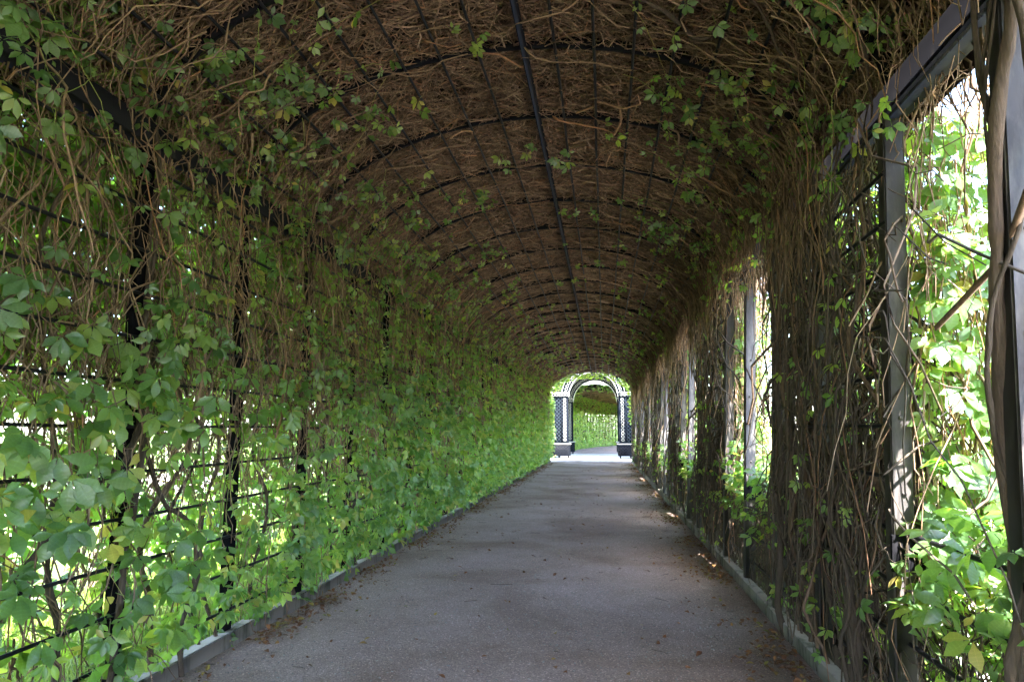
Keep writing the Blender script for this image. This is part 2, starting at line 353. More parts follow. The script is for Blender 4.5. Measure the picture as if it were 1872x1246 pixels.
def rib_mesh():
    # a flat bar bent over the arch: 0.045 wide, 0.085 deep
    v = np.linspace(V_L - 0.03, V_R + 0.03, 45); c0 = sect(v, 0 * v, 0.004); c1 = sect(v, 0 * v, -0.075)
    e = np.array([0, 0.02, 0]); V = np.stack([c0 - e, c0 + e, c1 + e, c1 - e], 1).reshape(-1, 3)
    Q = [(4 * i + a, 4 * i + (a + 1) % 4, 4 * i + 4 + (a + 1) % 4, 4 * i + 4 + a) for i in range(44) for a in range(4)]
    return Parts().add(V, Q).mesh('arch_rib', M_BLACK)
me_rib = rib_mesh()
n_bays = int(round((Y_END - Y_START) / BAY))
post_y = [Y_START + i * BAY for i in range(n_bays + 1)]
for i, y in enumerate(post_y):
    part('post', me_pl, at=(XL, y, 0))
    # thin upright bar between the posts of the near left bays
    y += 0.12 if abs(y - (Y_FIRST - BAY)) < 0.1 else 0.0
    pr = part('post', me_pr, at=(XRP, y, 0)); pr.rotation_euler[1] = math.atan((XR - XRP) / ZS)
    if -2 < y < 16:
        b = part('bracket', me_br, pr)
        for z in (1.32, 1.72, 2.02, 2.42):
            part('rivet', me_rv, pr, at=(0.012 * math.sin(z * 40), -0.05, z))
    part('arch_rib', me_rib, at=(0, post_y[i], 0))
def rod(name, v, d, r, y0, y1, mat=M_ROD, sides=6):
    a = sect(np.array([v]), np.array([0.0]), d)[0]
    n = max(2, int((y1 - y0) / 0.6)); ys = np.linspace(y0, y1, n)
    P = np.stack([a[0] + 0.004 * np.sin(ys * 2.3 + v), ys, a[2] + 0.005 * np.sin(ys * 1.9 + 2 * v)], -1)[None]
    V, Q, _ = tubes(P, r, sides)
    return part(name, mesh_from(name, V, Q, smooth=True, mat=mat, rnd=np.zeros(len(V))))
rails_z = [0.28 * k for k in range(1, 13)]
for z in rails_z: rod('rail', z, 0.055, 0.0115, Y_START, Y_END)
for z in rails_z:
    if z < SILL + 0.05: rod('rail', V_T - z, 0.07, 0.0125, Y_START, Y_END)
    else:
        for i in range(0, n_bays, 1):
            ya, yb = post_y[i], post_y[i + 1]
            if not is_window((ya + yb) / 2) and i % 2 == 0: rod('rail', V_T - z, 0.07, 0.0125, ya - 0.05, min(yb + BAY, Y_END) + 0.05)
nr = 9
for k in range(1, nr): 
    for s in (-1, 1): rod('ceiling_rod', V_C + s * k * (V_C - V_L) / nr, 0.035, 0.012, Y_START, Y_END)
b = Parts(); b.box(XL - 0.055, XL + 0.065, Y_START - 0.1, Y_END, ZS - 0.02, ZS + 0.14, 0.01); part('beam', b.mesh('beam', M_BEAMW))
b = Parts(); b.box(XR - 0.065, XR + 0.075, Y_START - 0.1, Y_END, ZS - 0.13, ZS + 0.05, 0.012); part('beam', b.mesh('beam', M_BEAMW))
b = Parts(); b.box(XM + 0.035, XM + 0.08, Y_START - 0.1, Y_END, ZC - 0.075, ZC + 0.02, 0.008); part('ridge_bar', b.mesh('ridge_bar', M_BLACK))

# ------------------------------------------------------------------ timber edging
for side, x0, x1, lab in (('l', XL - 0.02, XL + 0.09, 'low grey timber edging board along the left side of the path'),
                          ('r', 1.415, 1.51, 'low grey timber edging board along the right side of the path')):
    e = thing('timber_edging', lab, 'edging', ((x0 + x1) / 2, 0, 0))
    y = Y_START
    while y < Y_END - 0.5:
        L = rng.uniform(2.0, 2.9); y1 = min(y + L, Y_END)
        p = Parts(); dz = rng.uniform(-0.008, 0.008); dx = rng.uniform(-0.006, 0.006)
        p.box(x0 + dx, x1 + dx, y + 0.004, y1 - 0.004, -0.1, 0.105 + dz, 0.008)
        part('plank', p.mesh('plank', M_KERB), e); y = y1

# ------------------------------------------------------------------ thatch: the mass of dead vine on the roof
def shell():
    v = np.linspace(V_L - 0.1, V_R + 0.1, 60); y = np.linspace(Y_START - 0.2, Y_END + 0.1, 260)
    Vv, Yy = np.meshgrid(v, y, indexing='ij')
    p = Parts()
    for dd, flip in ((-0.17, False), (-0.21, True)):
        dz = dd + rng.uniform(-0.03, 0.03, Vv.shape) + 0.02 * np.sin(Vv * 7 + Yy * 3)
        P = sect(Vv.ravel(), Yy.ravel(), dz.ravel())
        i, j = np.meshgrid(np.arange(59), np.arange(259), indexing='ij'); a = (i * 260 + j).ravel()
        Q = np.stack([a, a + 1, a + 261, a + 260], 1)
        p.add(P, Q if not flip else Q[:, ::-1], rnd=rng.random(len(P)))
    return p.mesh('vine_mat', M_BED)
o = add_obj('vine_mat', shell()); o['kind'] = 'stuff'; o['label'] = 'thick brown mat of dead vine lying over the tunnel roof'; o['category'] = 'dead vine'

def noise1(y, seed, f=1.0):
    return (np.sin(y * 1.9 * f + seed) + np.sin(y * 3.7 * f + 2.1 * seed) + 0.6 * np.sin(y * 7.3 * f + 3.3 * seed)) / 2.6
def noise2(a, b, seed): return noise1(a + 0.6 * np.sin(b * 2.3 + seed), seed) * 0.6 + noise1(b * 1.3 + 0.5 * np.sin(a * 3.1), seed + 4) * 0.6

def twigs_in_section(n, y0, y1, v0, v1, r, Lr, K, circ, d0, d1, dw=0.02, wob=0.35):
    v = rng.uniform(v0, v1, n); y = rng.uniform(y0, y1, n)
    d = d0 + (d1 - d0) * rng.random(n)
    th = np.where(rng.random(n) < circ, rng.normal(0, 0.38, n), rng.uniform(0, 2 * np.pi, n))
    th = th + 0.9 * noise2(v * 1.4, y * 1.3, 2.2)
    sg = np.where(rng.random(n) < 0.5, 1, -1)
    D = np.stack([np.cos(th) * sg, np.sin(th), rng.normal(0, 0.12, n)], -1)
    L = rng.uniform(*Lr, n) 
    P = walk(np.stack([v, y, d], -1), D, L, K, wob)
    P[:, :, 2] = np.clip(P[:, :, 2], d0 - 0.05, d1 + 0.02)
    W = sect(P[:, :, 0].ravel(), P[:, :, 1].ravel(), P[:, :, 2].ravel()).reshape(n, K, 3)
    W += 0.0
    R = (r * np.exp(rng.normal(0, 0.35, n)))[:, None] * np.linspace(1.15, 0.6, K)[None]
    return W, R
th = Parts()
def put_tubes(p, W, R, sides=3, rnd=None):
    V, Q, k = tubes(W, R, sides)
    r = rng.random(len(W)) if rnd is None else rnd
    p.add(V, Q, rnd=np.repeat(r, k))
va, vb = V_L - 0.05, V_R + 0.05; arc = vb - va
put_tubes(th, *twigs_in_section(int(620 * arc * 6.5), 2.6, 9.1, va, vb, 0.0046, (0.15, 0.5), 5, 0.4, -0.16, -0.03, wob=0.6))
put_tubes(th, *twigs_in_section(int(250 * arc * 6), 9.1, 15, va, vb, 0.0062, (0.2, 0.6), 5, 0.5, -0.16, -0.03, wob=0.5))
put_tubes(th, *twigs_in_section(int(90 * arc * 9), 15, 24, va, vb, 0.011, (0.3, 0.8), 4, 0.6, -0.16, -0.03))
put_tubes(th, *twigs_in_section(int(45 * arc * 13.4), 24, Y_END, va, vb, 0.014, (0.35, 0.9), 4, 0.6, -0.16, -0.03))
put_tubes(th, *twigs_in_section(int(20 * arc * 6.2), Y_START, 2.6, va, vb, 0.012, (0.4, 1.0), 4, 0.5, -0.17, 0.0))
# longer loose strands below the mat, swooping down over both haunches
for (n, y0, y1, r, K) in ((280, 2.8, 9, 0.0048, 10), (230, 9, 16, 0.0065, 8), (300, 16, 36, 0.01, 6)):
    for s in (0, 1):
        c = V_L + 0.5 if s == 0 else V_R - 0.5
        m = int(n * (1.0 if s == 0 else 1.2))
        v = rng.normal(c, 0.42, m) + (0.25 if s == 0 else -0.25); y = rng.uniform(y0, y1, m); d = rng.uniform(0.0, 0.16, m)
        D = np.stack([np.full(m, -1.0 if s == 0 else 1.0), rng.normal(0, 0.32, m), rng.normal(0, 0.03, m)], -1)
        LL = rng.uniform(0.5, 1.7, m)
        if s == 1: LL = np.where(is_window(y) | (np.abs(y - Y_FIRST) < 0.45), np.minimum(LL, np.maximum(V_R + 0.1 - v, 0.12)), LL)
        P = walk(np.stack([v, y, d], -1), D, LL, K, 0.2)
        P[:, :, 2] = np.clip(P[:, :, 2], -0.03, 0.22)
        W = sect(P[:, :, 0].ravel(), P[:, :, 1].ravel(), P[:, :, 2].ravel()).reshape(m, K, 3)
        put_tubes(th, W, (r * np.exp(rng.normal(0, 0.35, m)))[:, None] * np.linspace(1.1, 0.6, K)[None])
W_, R_ = twigs_in_section(240, 2.8, 14, va, vb, 0.0085, (0.5, 1.5), 9, 0.6, -0.07, 0.03, wob=0.3); put_tubes(th, W_, R_, 4)
W_, R_ = twigs_in_section(1800, 2.8, 12, va, vb, 0.0042, (0.15, 0.5), 6, 0.4, -0.05, 0.035, wob=0.6); put_tubes(th, W_, R_, 3)
m = 1500; y = 5.0 + 32 * rng.random(m) ** 1.4; v = V_R + rng.uniform(-0.5, 0.02, m)
D = np.stack([np.ones(m), rng.normal(0, 0.2, m), rng.normal(0, 0.03, m)], -1); LL = np.where(is_window(y), rng.uniform(0.25, 0.65, m), rng.uniform(0.4, 1.2, m))
P = walk(np.stack([v, y, rng.uniform(0.06, 0.17, m)], -1), D, LL, 6, 0.2); P[:, :, 2] = np.clip(P[:, :, 2], 0.05, 0.22)
put_tubes(th, sect(P[:, :, 0].ravel(), P[:, :, 1].ravel(), P[:, :, 2].ravel()).reshape(m, 6, 3), (np.interp(y, [5, 30], [0.0045, 0.011]) * np.exp(rng.normal(0, 0.3, m)))[:, None] * np.linspace(1.1, 0.6, 6)[None])
# a few loose loops across the crown
m = 90
P = walk(np.stack([rng.uniform(V_L + 0.8, V_R - 0.5, m), rng.uniform(3, 14, m), rng.uniform(0.02, 0.12, m)], -1), np.stack([rng.normal(0, 1, m), rng.normal(0, 0.5, m), 0 * rng.random(m)], -1), rng.uniform(0.5, 1.3, m), 9, 0.25)
P[:, :, 2] = np.clip(P[:, :, 2], 0.0, 0.2)
put_tubes(th, sect(P[:, :, 0].ravel(), P[:, :, 1].ravel(), P[:, :, 2].ravel()).reshape(m, 9, 3), (0.005 * np.exp(rng.normal(0, 0.3, m)))[:, None] * np.linspace(1.1, 0.5, 9)[None], 4)
o = add_obj('dry_twigs', th.mesh('dry_twigs', M_TWIG)); o['kind'] = 'stuff'; o['label'] = 'tangle of brown dead twigs lining the tunnel vault'; o['category'] = 'twigs'

# ------------------------------------------------------------------ creeper leaves
def leaflet(L, Wd, fold, droop, fine):
    """a pointed, toothed leaflet along +Y; returns verts, tris"""
    if fine:
        ys = np.array([0.0, 0.2, 0.42, 0.63, 0.82, 1.0]); ws = np.array([0.05, 0.42, 0.88, 1.0, 0.6, 0.0])
    else:
        ys = np.array([0.0, 0.38, 0.7, 1.0]); ws = np.array([0.05, 0.8, 0.92, 0.0])
    V = []; T = []
    zc = -droop * ys ** 2 * L
    k = len(ys)
    for y, z in zip(ys, zc): V.append((0, y * L, z))
    for s in (-1, 1):
        b = len(V)
        for i in range(k - 1):
            jag = 0.03 * (1 if i % 2 else -1)
            V.append((s * ws[i] * Wd / 2, (ys[i] + jag * (i > 0)) * L, zc[i] + fold * ws[i] * Wd / 2))
        for i in range(k - 1):
            e0 = b + i; e1 = b + i + 1 if i < k - 2 else k - 1
            q = [(i, e0, e1), (i, e1, i + 1)] if e1 != i + 1 else [(i, e0, i + 1)]
            T += [t if s < 0 else t[::-1] for t in q]
    return np.array(V), np.array(T)
def compound_leaf(rg, fine, n=5):
    p = Parts(); p.ac = []; p.al = []
    angs = [0, 42, -42, 88, -88] if n == 5 else [0, 55, -55]
    for i, a in enumerate(angs[:n]):
        sc = (1.0, 0.95, 0.95, 0.68, 0.68)[i] * rg.uniform(0.88, 1.1)
        V, T = leaflet(sc, sc * rg.uniform(0.44, 0.54), rg.uniform(0.1, 0.4), rg.uniform(0.05, 0.38), fine)
        V = V + np.array([0, 0.1, 0])
        tw = rg.normal(0, 0.22); c, s = math.cos(tw), math.sin(tw)
        V = V @ np.array([[c, 0, s], [0, 1, 0], [-s, 0, c]]).T
        a = math.radians(a + rg.normal(0, 8)); c, s = math.cos(a), math.sin(a)
        V = V @ np.array([[c, -s, 0], [s, c, 0], [0, 0, 1]]).T
        k_ = (len(V) + 2) // 3; yy_ = np.array([0.0, 0.2, 0.42, 0.63, 0.82, 1.0]) if fine else np.array([0.0, 0.38, 0.7, 1.0])
        p.ac.append(np.concatenate([np.zeros(k_), np.ones(len(V) - k_)])); p.al.append(np.concatenate([yy_, yy_[:-1] + 0.25, yy_[:-1] + 0.25]))
        p.add(V, None, T, rnd=rg.normal(0, 0.04))
    # the stalk
    t = np.linspace(0, 1, 3); st = np.stack([0 * t, -0.75 * t, -0.35 * t ** 2], -1)[None]
    V, Q, _ = tubes(st, 0.016, 3); p.add(V, Q); p.ac.append(np.full(len(V), 0.5)); p.al.append(np.full(len(V), 0.2))
    return p
rgl = np.random.default_rng(3)
fine_parts = [compound_leaf(rgl, True, 5 if i < 8 else 3) for i in range(11)]
fine_mesh = []
for p in fine_parts:
    me = p.mesh('leaf', M_LEAF); fine_mesh.append(me)
    for nm_, vals in (('across', p.ac), ('along', p.al)):
        me.attributes.new(nm_, 'FLOAT', 'POINT').data.foreach_set('value', np.concatenate(vals).astype(np.float32))
def flat_leaf(rg, n, far):
    """the same leaf with few faces, for the leaves that are joined"""
    p = Parts()
    for i, a in enumerate(([0, 42, -42, 88, -88] if n == 5 else [0, 55, -55])):
        sc = (1.0, 0.95, 0.95, 0.68, 0.68)[i] * rg.uniform(0.88, 1.1); w = sc * rg.uniform(0.44, 0.54) / 2; f = rg.uniform(0.1, 0.4) * w; dr = rg.uniform(0.05, 0.35) * sc
        if far: V = np.array([(0, 0, 0), (-w, 0.55 * sc, f - 0.3 * dr), (0, sc, -dr), (w, 0.55 * sc, f - 0.3 * dr)]); T = [(0, 2, 1), (0, 3, 2)]
        else:
            V = np.array([(0, 0, 0), (-0.85 * w, 0.4 * sc, f - 0.16 * dr), (-0.85 * w, 0.68 * sc, f - 0.46 * dr), (0, sc, -dr), (0.85 * w, 0.68 * sc, f - 0.46 * dr), (0.85 * w, 0.4 * sc, f - 0.16 * dr), (0, 0.55 * sc, -0.3 * dr)])
            T = [(0, 6, 1), (1, 6, 2), (2, 6, 3), (0, 5, 6), (5, 4, 6), (4, 3, 6)]
        V = V + np.array([0, 0.1, 0]); tw = rg.normal(0, 0.22); c, s = math.cos(tw), math.sin(tw); V = V @ np.array([[c, 0, s], [0, 1, 0], [-s, 0, c]]).T
        a = math.radians(a + rg.normal(0, 8)); c, s = math.cos(a), math.sin(a); V = V @ np.array([[c, -s, 0], [s, c, 0], [0, 0, 1]]).T
        p.add(V, None, T, rnd=rg.normal(0, 0.04))
    return np.concatenate(p.v), np.concatenate(p.t), np.concatenate(p.r)
coarse = {far: [flat_leaf(rgl, 5 if i < 6 else 3, far) for i in range(8)] for far in (False, True)}

def leaf_frames(n, normal, spread, droop_rot=0.55):
    """rotation matrices: local +Z faces `normal` (roughly), local +Y hangs down"""
    Z = unit(normal + rng.normal(0, spread, (n, 3)))
    g = np.array([0, 0, -1.0]) + rng.normal(0, 0.25, (n, 3))
    Yv = unit(g - Z * (g * Z).sum(1, keepdims=True)); X = np.cross(Yv, Z)
    a = rng.normal(0, droop_rot, n)[:, None]
    Y2 = Yv * np.cos(a) + X * np.sin(a); X2 = np.cross(Y2, Z)
    return np.stack([X2, Y2, Z], -1)
def joined_leaves(Rm, pos, size, dist):
    p = Parts(); which = rng.integers(0, 8, len(pos)); fr = dist > 5.5
    for far in (False, True):
        for k, (V, T, rn) in enumerate(coarse[far]):
            i = np.where((which == k) & (fr == far))[0]
            if not len(i): continue
            W = np.einsum('nij,vj->nvi', Rm[i] * size[i][:, None, None], V) + pos[i][:, None]
            off = (np.arange(len(i)) * len(V))[:, None, None]
            p.add(W, None, (T[None] + off).reshape(-1, 3), (rng.random(len(i))[:, None] + rn[None]).ravel())
    return p
def to_px(P):
    c = (P - CAMP) @ RW
    z = np.maximum(c[:, 2], 0.05)
    return CX + F_PX * c[:, 0] / z, CY + F_PX * c[:, 1] / z, c[:, 2]

class Vine:
    """one creeper: woody stems, thin twigs, shoots and leaves"""
    def __init__(s, label, base, max_leaf=300):
        s.t = thing('climbing_vine', label, 'vine', base); s.max = max_leaf
        s.R = []; s.P = []; s.S = []; s.tw = Parts(); s.sh = Parts(); s.twmat = M_TWIG; s.pale = Parts()
    def leaves(s, pos, normal, size, spread=0.45, rot=0.55):
        n = len(pos)
        if not n: return
        s.R.append(leaf_frames(n, np.broadcast_to(normal, (n, 3)), spread, rot)); s.P.append(pos); s.S.append(size)
    def stem(s, pts, r0, r1, sides=7, K=28, wob=0.02):
        pts = np.asarray(pts, float); t = np.linspace(0, len(pts) - 1, K)
        # smooth curve through the points
        P = np.stack([np.interp(t, np.arange(len(pts)), pts[:, i]) for i in range(3)], -1)
        for _ in range(2): P[1:-1] = (P[:-2] + 2 * P[1:-1] + P[2:]) / 4
        P[1:-1] += rng.normal(0, wob, (K - 2, 3)) * 0.8
        for _ in range(1): P[1:-1] = (P[:-2] + 2 * P[1:-1] + P[2:]) / 4
        R = np.linspace(r0, r1, K) * (1 + 0.1 * np.sin(np.arange(K) * 1.7 + rng.random() * 6) + rng.normal(0, 0.12, K))
        V, Q, _ = tubes(P[None], R[None], sides)
        o = add_obj('stem', mesh_from('stem', V - np.array(s.t.location), Q, rnd=np.full(len(V), rng.random()), smooth=True, mat=M_STEM))
        o.parent = s.t
        return o
    def finish(s):
        loc = np.array(s.t.location)
        if s.R:
            R = np.concatenate(s.R); P = np.concatenate(s.P); Z = np.concatenate(s.S)
            px, py, dz = to_px(P); vis = (dz > 0.6) & (px > -40) & (px < 1912) & (py > -40) & (py < 1290)
            score = np.where(vis, Z / np.maximum(dz, 0.6), -1); order = np.argsort(-score)
            big = [i for i in order[:s.max] if score[i] * F_PX * 1.6 > 10]
            for i in big:
                o = bpy.data.objects.new('leaf', fine_mesh[rng.integers(0, len(fine_mesh))]); COL.objects.link(o); o.parent = s.t
                M = np.eye(4); M[:3, :3] = R[i] * Z[i]; M[:3, 3] = P[i] - loc; o.matrix_basis = Matrix(M.tolist())
            rest = np.setdiff1d(np.arange(len(P)), big)
            if len(rest):
                o = add_obj('foliage', joined_leaves(R[rest], P[rest] - loc, Z[rest], np.linalg.norm(P[rest] - CAMP, axis=1)).mesh('foliage', M_LEAF), kind='stuff'); o.parent = s.t
        for pp, nm, mt in ((s.tw, 'twigs', s.twmat), (s.pale, 'sunlight_toned_twigs', M_PALE), (s.sh, 'shoots', M_SHOOT)):
            if pp.n:
                me = pp.mesh(nm, mt); me.transform(Matrix.Translation(-s.t.location)); o = add_obj(nm, me, kind='stuff'); o.parent = s.t

def shoots_on(vine, n, y0, y1, v0, v1, down, r=0.0028, d=(0.04, 0.3), L=(0.5, 1.3), leaf=True, size=(0.035, 0.075)):
    """young green shoots with small leaves along them"""
    K = 9
    vv = rng.uniform(v0, v1, n); yy = rng.uniform(y0, y1, n)
    D = np.stack([down * rng.uniform(0.4, 1, n), rng.normal(0, 0.6, n), rng.normal(0.1, 0.12, n)], -1)
    P = walk(np.stack([vv, yy, rng.uniform(d[0], d[0] + 0.06, n)], -1), unit(D), rng.uniform(*L, n), K, 0.12)
    P[:, :, 2] = np.clip(P[:, :, 2], 0.01, d[1])
    W = sect(P[:, :, 0].ravel(), P[:, :, 1].ravel(), P[:, :, 2].ravel()).reshape(n, K, 3)
    W[:, :, 2] -= 0.06 * np.linspace(0, 1, K)[None] ** 2
    put_tubes(vine.sh, W, r * np.linspace(1.2, 0.6, K)[None].repeat(n, 0))
    if leaf:
        for k in range(1, K):
            m = rng.random(n) < 0.55
            q = W[m, k] + rng.normal(0, 0.02, (m.sum(), 3))
            nn = sect_n(P[m, k, 0]) * 0.7 + np.array([0, -0.45, 0.15])
            vine.leaves(q, nn, rng.uniform(*size, m.sum()) * (1 - 0.05 * k), 0.4, 0.8)

def wall_twigs(vine, n, y0, y1, side, z0, z1, r, K, L=(0.5, 1.4), d=(-0.2, 0.08), lean=0.14):
    """thin dead stems hanging or climbing down a wall (side 0 left, 1 right)"""
    z = rng.uniform(z0, z1, n); y = rng.uniform(y0, y1, n)
    LL = np.minimum(rng.uniform(*L, n), z - 0.02)
    v = z if side == 0 else V_T - z
    lean = np.where(rng.random(n) < 0.3, lean * 4, lean)
    D = np.stack([np.full(n, -1.0 if side == 0 else 1.0), rng.normal(0, 1, n) * lean, rng.normal(0, 0.04, n)], -1)
    P = walk(np.stack([v, y, rng.uniform(*d, n)], -1), D, LL, K, 0.28)
    P[:, :, 2] = np.clip(P[:, :, 2], d[0] - 0.05, d[1] + 0.06)
    W = sect(P[:, :, 0].ravel(), P[:, :, 1].ravel(), P[:, :, 2].ravel()).reshape(n, K, 3)
    W[:, :, 2] = np.maximum(W[:, :, 2], 0.01)
    put_tubes(vine.tw, W, (r * np.exp(rng.normal(0, 0.35, n)))[:, None] * np.linspace(1.1, 0.75, K)[None])

def left_leaves(vine, dens, y0, y1, size):
    """the curtain of leaves on the left wall: an inner layer that thins out upwards, and an outer one in the light"""
    n = int(dens * (y1 - y0) * 3.9)
    y = rng.uniform(y0, y1, n); z = rng.uniform(0.06, 3.95, n)
    keep = np.interp(z, [0, 0.35, 1.6, 2.3, 3.0, 3.95], [0.3, 1, 1, 0.8, 0.48, 0.16])
    far = np.clip((y - 5.0) / 4.0, 0, 1)
    nz = noise2(y * 1.6, z * 1.7, 1.7)
    keep = keep * np.clip(0.28 + 0.95 * nz * (1 - 0.5 * far) + 0.64 * far, 0.03, 1.2)
    keep = keep * (1 - far * 0.55 * (0.5 - 0.8 * noise1(y * 3.1 + 0.35 * np.sin(z * 2.6 + y), 0.9)))      # hanging strands
    m = rng.random(n) < keep; y, z, far = y[m], z[m], far[m]; n = len(y)
    d = far * 0.1 * noise2(y * 0.9, z * 1.1, 3.0) + rng.uniform(0.0, 0.22, n) + 0.1 * far * rng.random(n) + (0.2 * rng.random(n) ** 3) * (y < 4.5)
    d = np.minimum(d, np.interp(z, [0, 0.3, 0.7], [0.04, 0.1, 0.5]))
    vine.leaves(sect(z, y, d), np.array([0.65, -0.38, 0.42]), rng.uniform(*size, n) * np.where(z < 2.2, 1, 0.8), 0.42)
    n = int(dens * 1.7 * (y1 - y0) * 4.3)
    y = rng.uniform(y0, y1, n); z = rng.uniform(0.03, 4.3, n)
    far = np.clip((y - 5.5) / 4.0, 0, 1); nz = noise2(y * 1.1 + 0.4, z * 1.2, 0.4)
    keep = np.clip(0.26 + 0.85 * nz + 0.66 * far + np.interp(z, [0, 0.5, 1.6, 2.3], [-0.16, -0.14, -0.02, 0.55]), 0.03, 1)
    m = rng.random(n) < keep; y, z = y[m], z[m]; n = len(y)
    n2 = int(dens * 1.5 * (y1 - y0) * 2.2); y2 = rng.uniform(y0, y1, n2); z2 = rng.uniform(2.1, 4.3, n2)
    vine.leaves(sect(z2, y2, rng.uniform(-0.45, -0.05, n2)), np.array([-0.25, 0.1, 0.65]), rng.uniform(*size, n2), 0.5)
    vine.leaves(sect(z, y, -0.02 - 0.95 * rng.random(n) * np.interp(z, [0, 3.3, 4], [1, 1, 0.5])), np.array([-0.25, 0.1, 0.65]), rng.uniform(*size, n), 0.5)

lefts = [
    ('leafy creeper at the left edge of the picture, before the nearest left post', Y_START, 3.6, 190, (0.075, 0.15)),
    ('thin leafy creeper with bright gaps around the nearest left black post', 3.6, 5.9, 200, (0.07, 0.14)),
    ('leafy creeper hanging by the second and third left posts from the front', 5.9, 8.6, 200, (0.07, 0.13)),
    ('dense leaf curtain midway along the left wall, beyond the visible left posts', 8.6, 14.0, 150, (0.075, 0.15)),
    ('dense pale green leaf curtain on the farther left wall', 14.0, 23.5, 95, (0.09, 0.165)),
    ('leaf curtain at the far end of the left wall beside the portal', 23.5, Y_END, 65, (0.11, 0.175))]
for i, (lab, y0, y1, dens, size) in enumerate(lefts):
    v = Vine(lab, (XL, (y0 + y1) / 2, 0), 300 if i < 5 else 0)
    ya = max(y0, 1.2)
    left_leaves(v, dens, ya, y1, size)
    if i == 0:
        left_leaves(v, 40, y0, ya, (0.12, 0.18))
    lod = (0, 0, 1, 2, 3, 4)[i]
    r = (0.0045, 0.0045, 0.005, 0.0065, 0.009, 0.012)[i]; K = (8, 8, 7, 6, 5, 4)[i]; per = (230, 230, 230, 130, 60, 36)[i]
    yl = (max(y0, 1.5), y1)
    wall_twigs(v, int(per * 1.05 * (yl[1] - yl[0])), *yl, 0, 2.1, 3.8, r, K, (0.4, 1.5), (-0.22, 0.07))
    wall_twigs(v, int(per * 0.3 * (yl[1] - yl[0])), *yl, 0, 0.5, 2.6, r, K, (0.4, 1.2), (-0.2, 0.05))
    if i < 4: shoots_on(v, int(9 * (yl[1] - max(yl[0], 2.2))), max(yl[0], 2.2), yl[1], 1.2, V_L + 1.3, -1.0, L=(0.4, 1.2))
    # woody stems
    ns = (3, 5, 6, 7, 4, 3)[i]
    for k in range(ns):
        yy = ya + (y1 - ya) * (k + rng.uniform(0.2, 0.8)) / ns
        pts = [(XL - 0.02 + rng.normal(0, 0.05), yy, 0.0)]
        for z in (0.5, 1.0, 1.5, 2.1, 2.8, 3.5): pts.append((XL - 0.03 + rng.normal(0, 0.06), yy + rng.normal(0, 0.16), z))
        v.stem(pts, rng.uniform(0.013, 0.026), rng.uniform(0.006, 0.012))
    if i == 0:      # the big near cluster at the top left
        q = rng.normal(size=(18, 3)) * np.array([0.08, 0.18, 0.15]) + np.array([XL + 0.4, 2.55, 3.32]); v.leaves(q, np.array([0.6, -0.6, 0.2]), rng.uniform(0.06, 0.11, 18), 0.3)
        q = rng.normal(size=(30, 3)) * np.array([0.08, 0.3, 0.25]) + np.array([XL + 0.35, 3.0, 1.35]); v.leaves(q, np.array([0.7, -0.5, 0.35]), rng.uniform(0.1, 0.16, 30), 0.3)
    if i == 1:
        v.stem([(XL + 0.1, 4.55, 0.0), (XL + 0.08, 4.5, 0.35), (XL + 0.1, 4.72, 0.7), (XL + 0.08, 4.55, 1.05), (XL + 0.06, 4.3, 1.12), (XL + 0.02, 4.05, 1.6), (XL + 0.07, 3.95, 2.3), (XL + 0.06, 4.0, 3.3)], 0.02, 0.012)
        v.stem([(XL + 0.07, 3.86, 0.1), (XL + 0.1, 3.9, 0.9), (XL + 0.07, 4.02, 1.6), (XL + 0.09, 3.93, 2.3), (XL + 0.06, 4.05, 3.0), (XL + 0.1, 3.9, 3.6)], 0.022, 0.012)
        v.stem([(XL - 0.05, 3.0, 0.2), (XL + 0.02, 3.1, 0.8), (XL + 0.04, 3.5, 1.25), (XL + 0.07, 3.95, 1.5), (XL + 0.06, 4.1, 2.2)], 0.026, 0.014)
    v.finish()

# ------------------------------------------------------------------ right wall creepers
def right_block(v, y0, y1, K, r, per, leafd, stems, size, inner=14):
    """a closed stretch of the right wall: a thick screen of woody stems and dead twigs, leaves outside"""
    L = y1 - y0
    v.twmat = M_OLD
    wall_twigs(v, int(per * 0.8 * L), y0, y1, 1, 0.9, 3.7, r, K, (0.4, 1.6), (-0.26, 0.13), 0.26)
    wall_twigs(v, int(per * 0.55 * L), y0, y1, 1, 0.3, 1.9, r, K, (0.3, 1.5), (-0.26, 0.04), 0.12)
    for k in range(stems):
        yy = y0 + 0.2 + (L - 0.3) * (k + rng.uniform(0.15, 0.85)) / stems; xo = rng.uniform(-0.17, 0.14)
        pts = [(XR0 + xo, yy, 0.0)]
        dr = rng.normal(0, 0.06)
        for q, z in enumerate((0.25, 0.5, 0.8, 1.1, 1.4, 1.75, 2.1, 2.5, 2.9, 3.3, 3.65)): pts.append((XW(z) + xo + rng.normal(0, 0.05), yy + dr * z + rng.normal(0, 0.11), z + rng.normal(0, 0.05)))
        rb = 0.009 + 0.026 * rng.random() ** 2
        v.stem(pts, rb, rb * rng.uniform(0.45, 0.75), 6, 40, wob=0.02)
    n = int(leafd * 2.4 * L * 3.6)
    yy = rng.uniform(y0 - 0.05, y1 + 0.05, n); z = rng.uniform(0.1, 3.75, n)
    pos = np.stack([XW(z) + rng.uniform(0.12, 0.42, n), yy, z], -1)
    v.leaves(pos, np.array([0.5, -0.1, 0.6]), rng.uniform(*size, n), 0.5)
    n = int(inner * L)
    if n:
        yy = rng.uniform(y0, y1, n); z = np.where(rng.random(n) < 0.5, rng.uniform(0.1, 1.2, n), rng.uniform(1.0, 3.6, n))
        v.leaves(sect(V_T - z, yy, rng.uniform(0.05, 0.2, n)), np.array([-0.7, -0.45, 0.3]), rng.uniform(0.05, 0.095, n), 0.4)
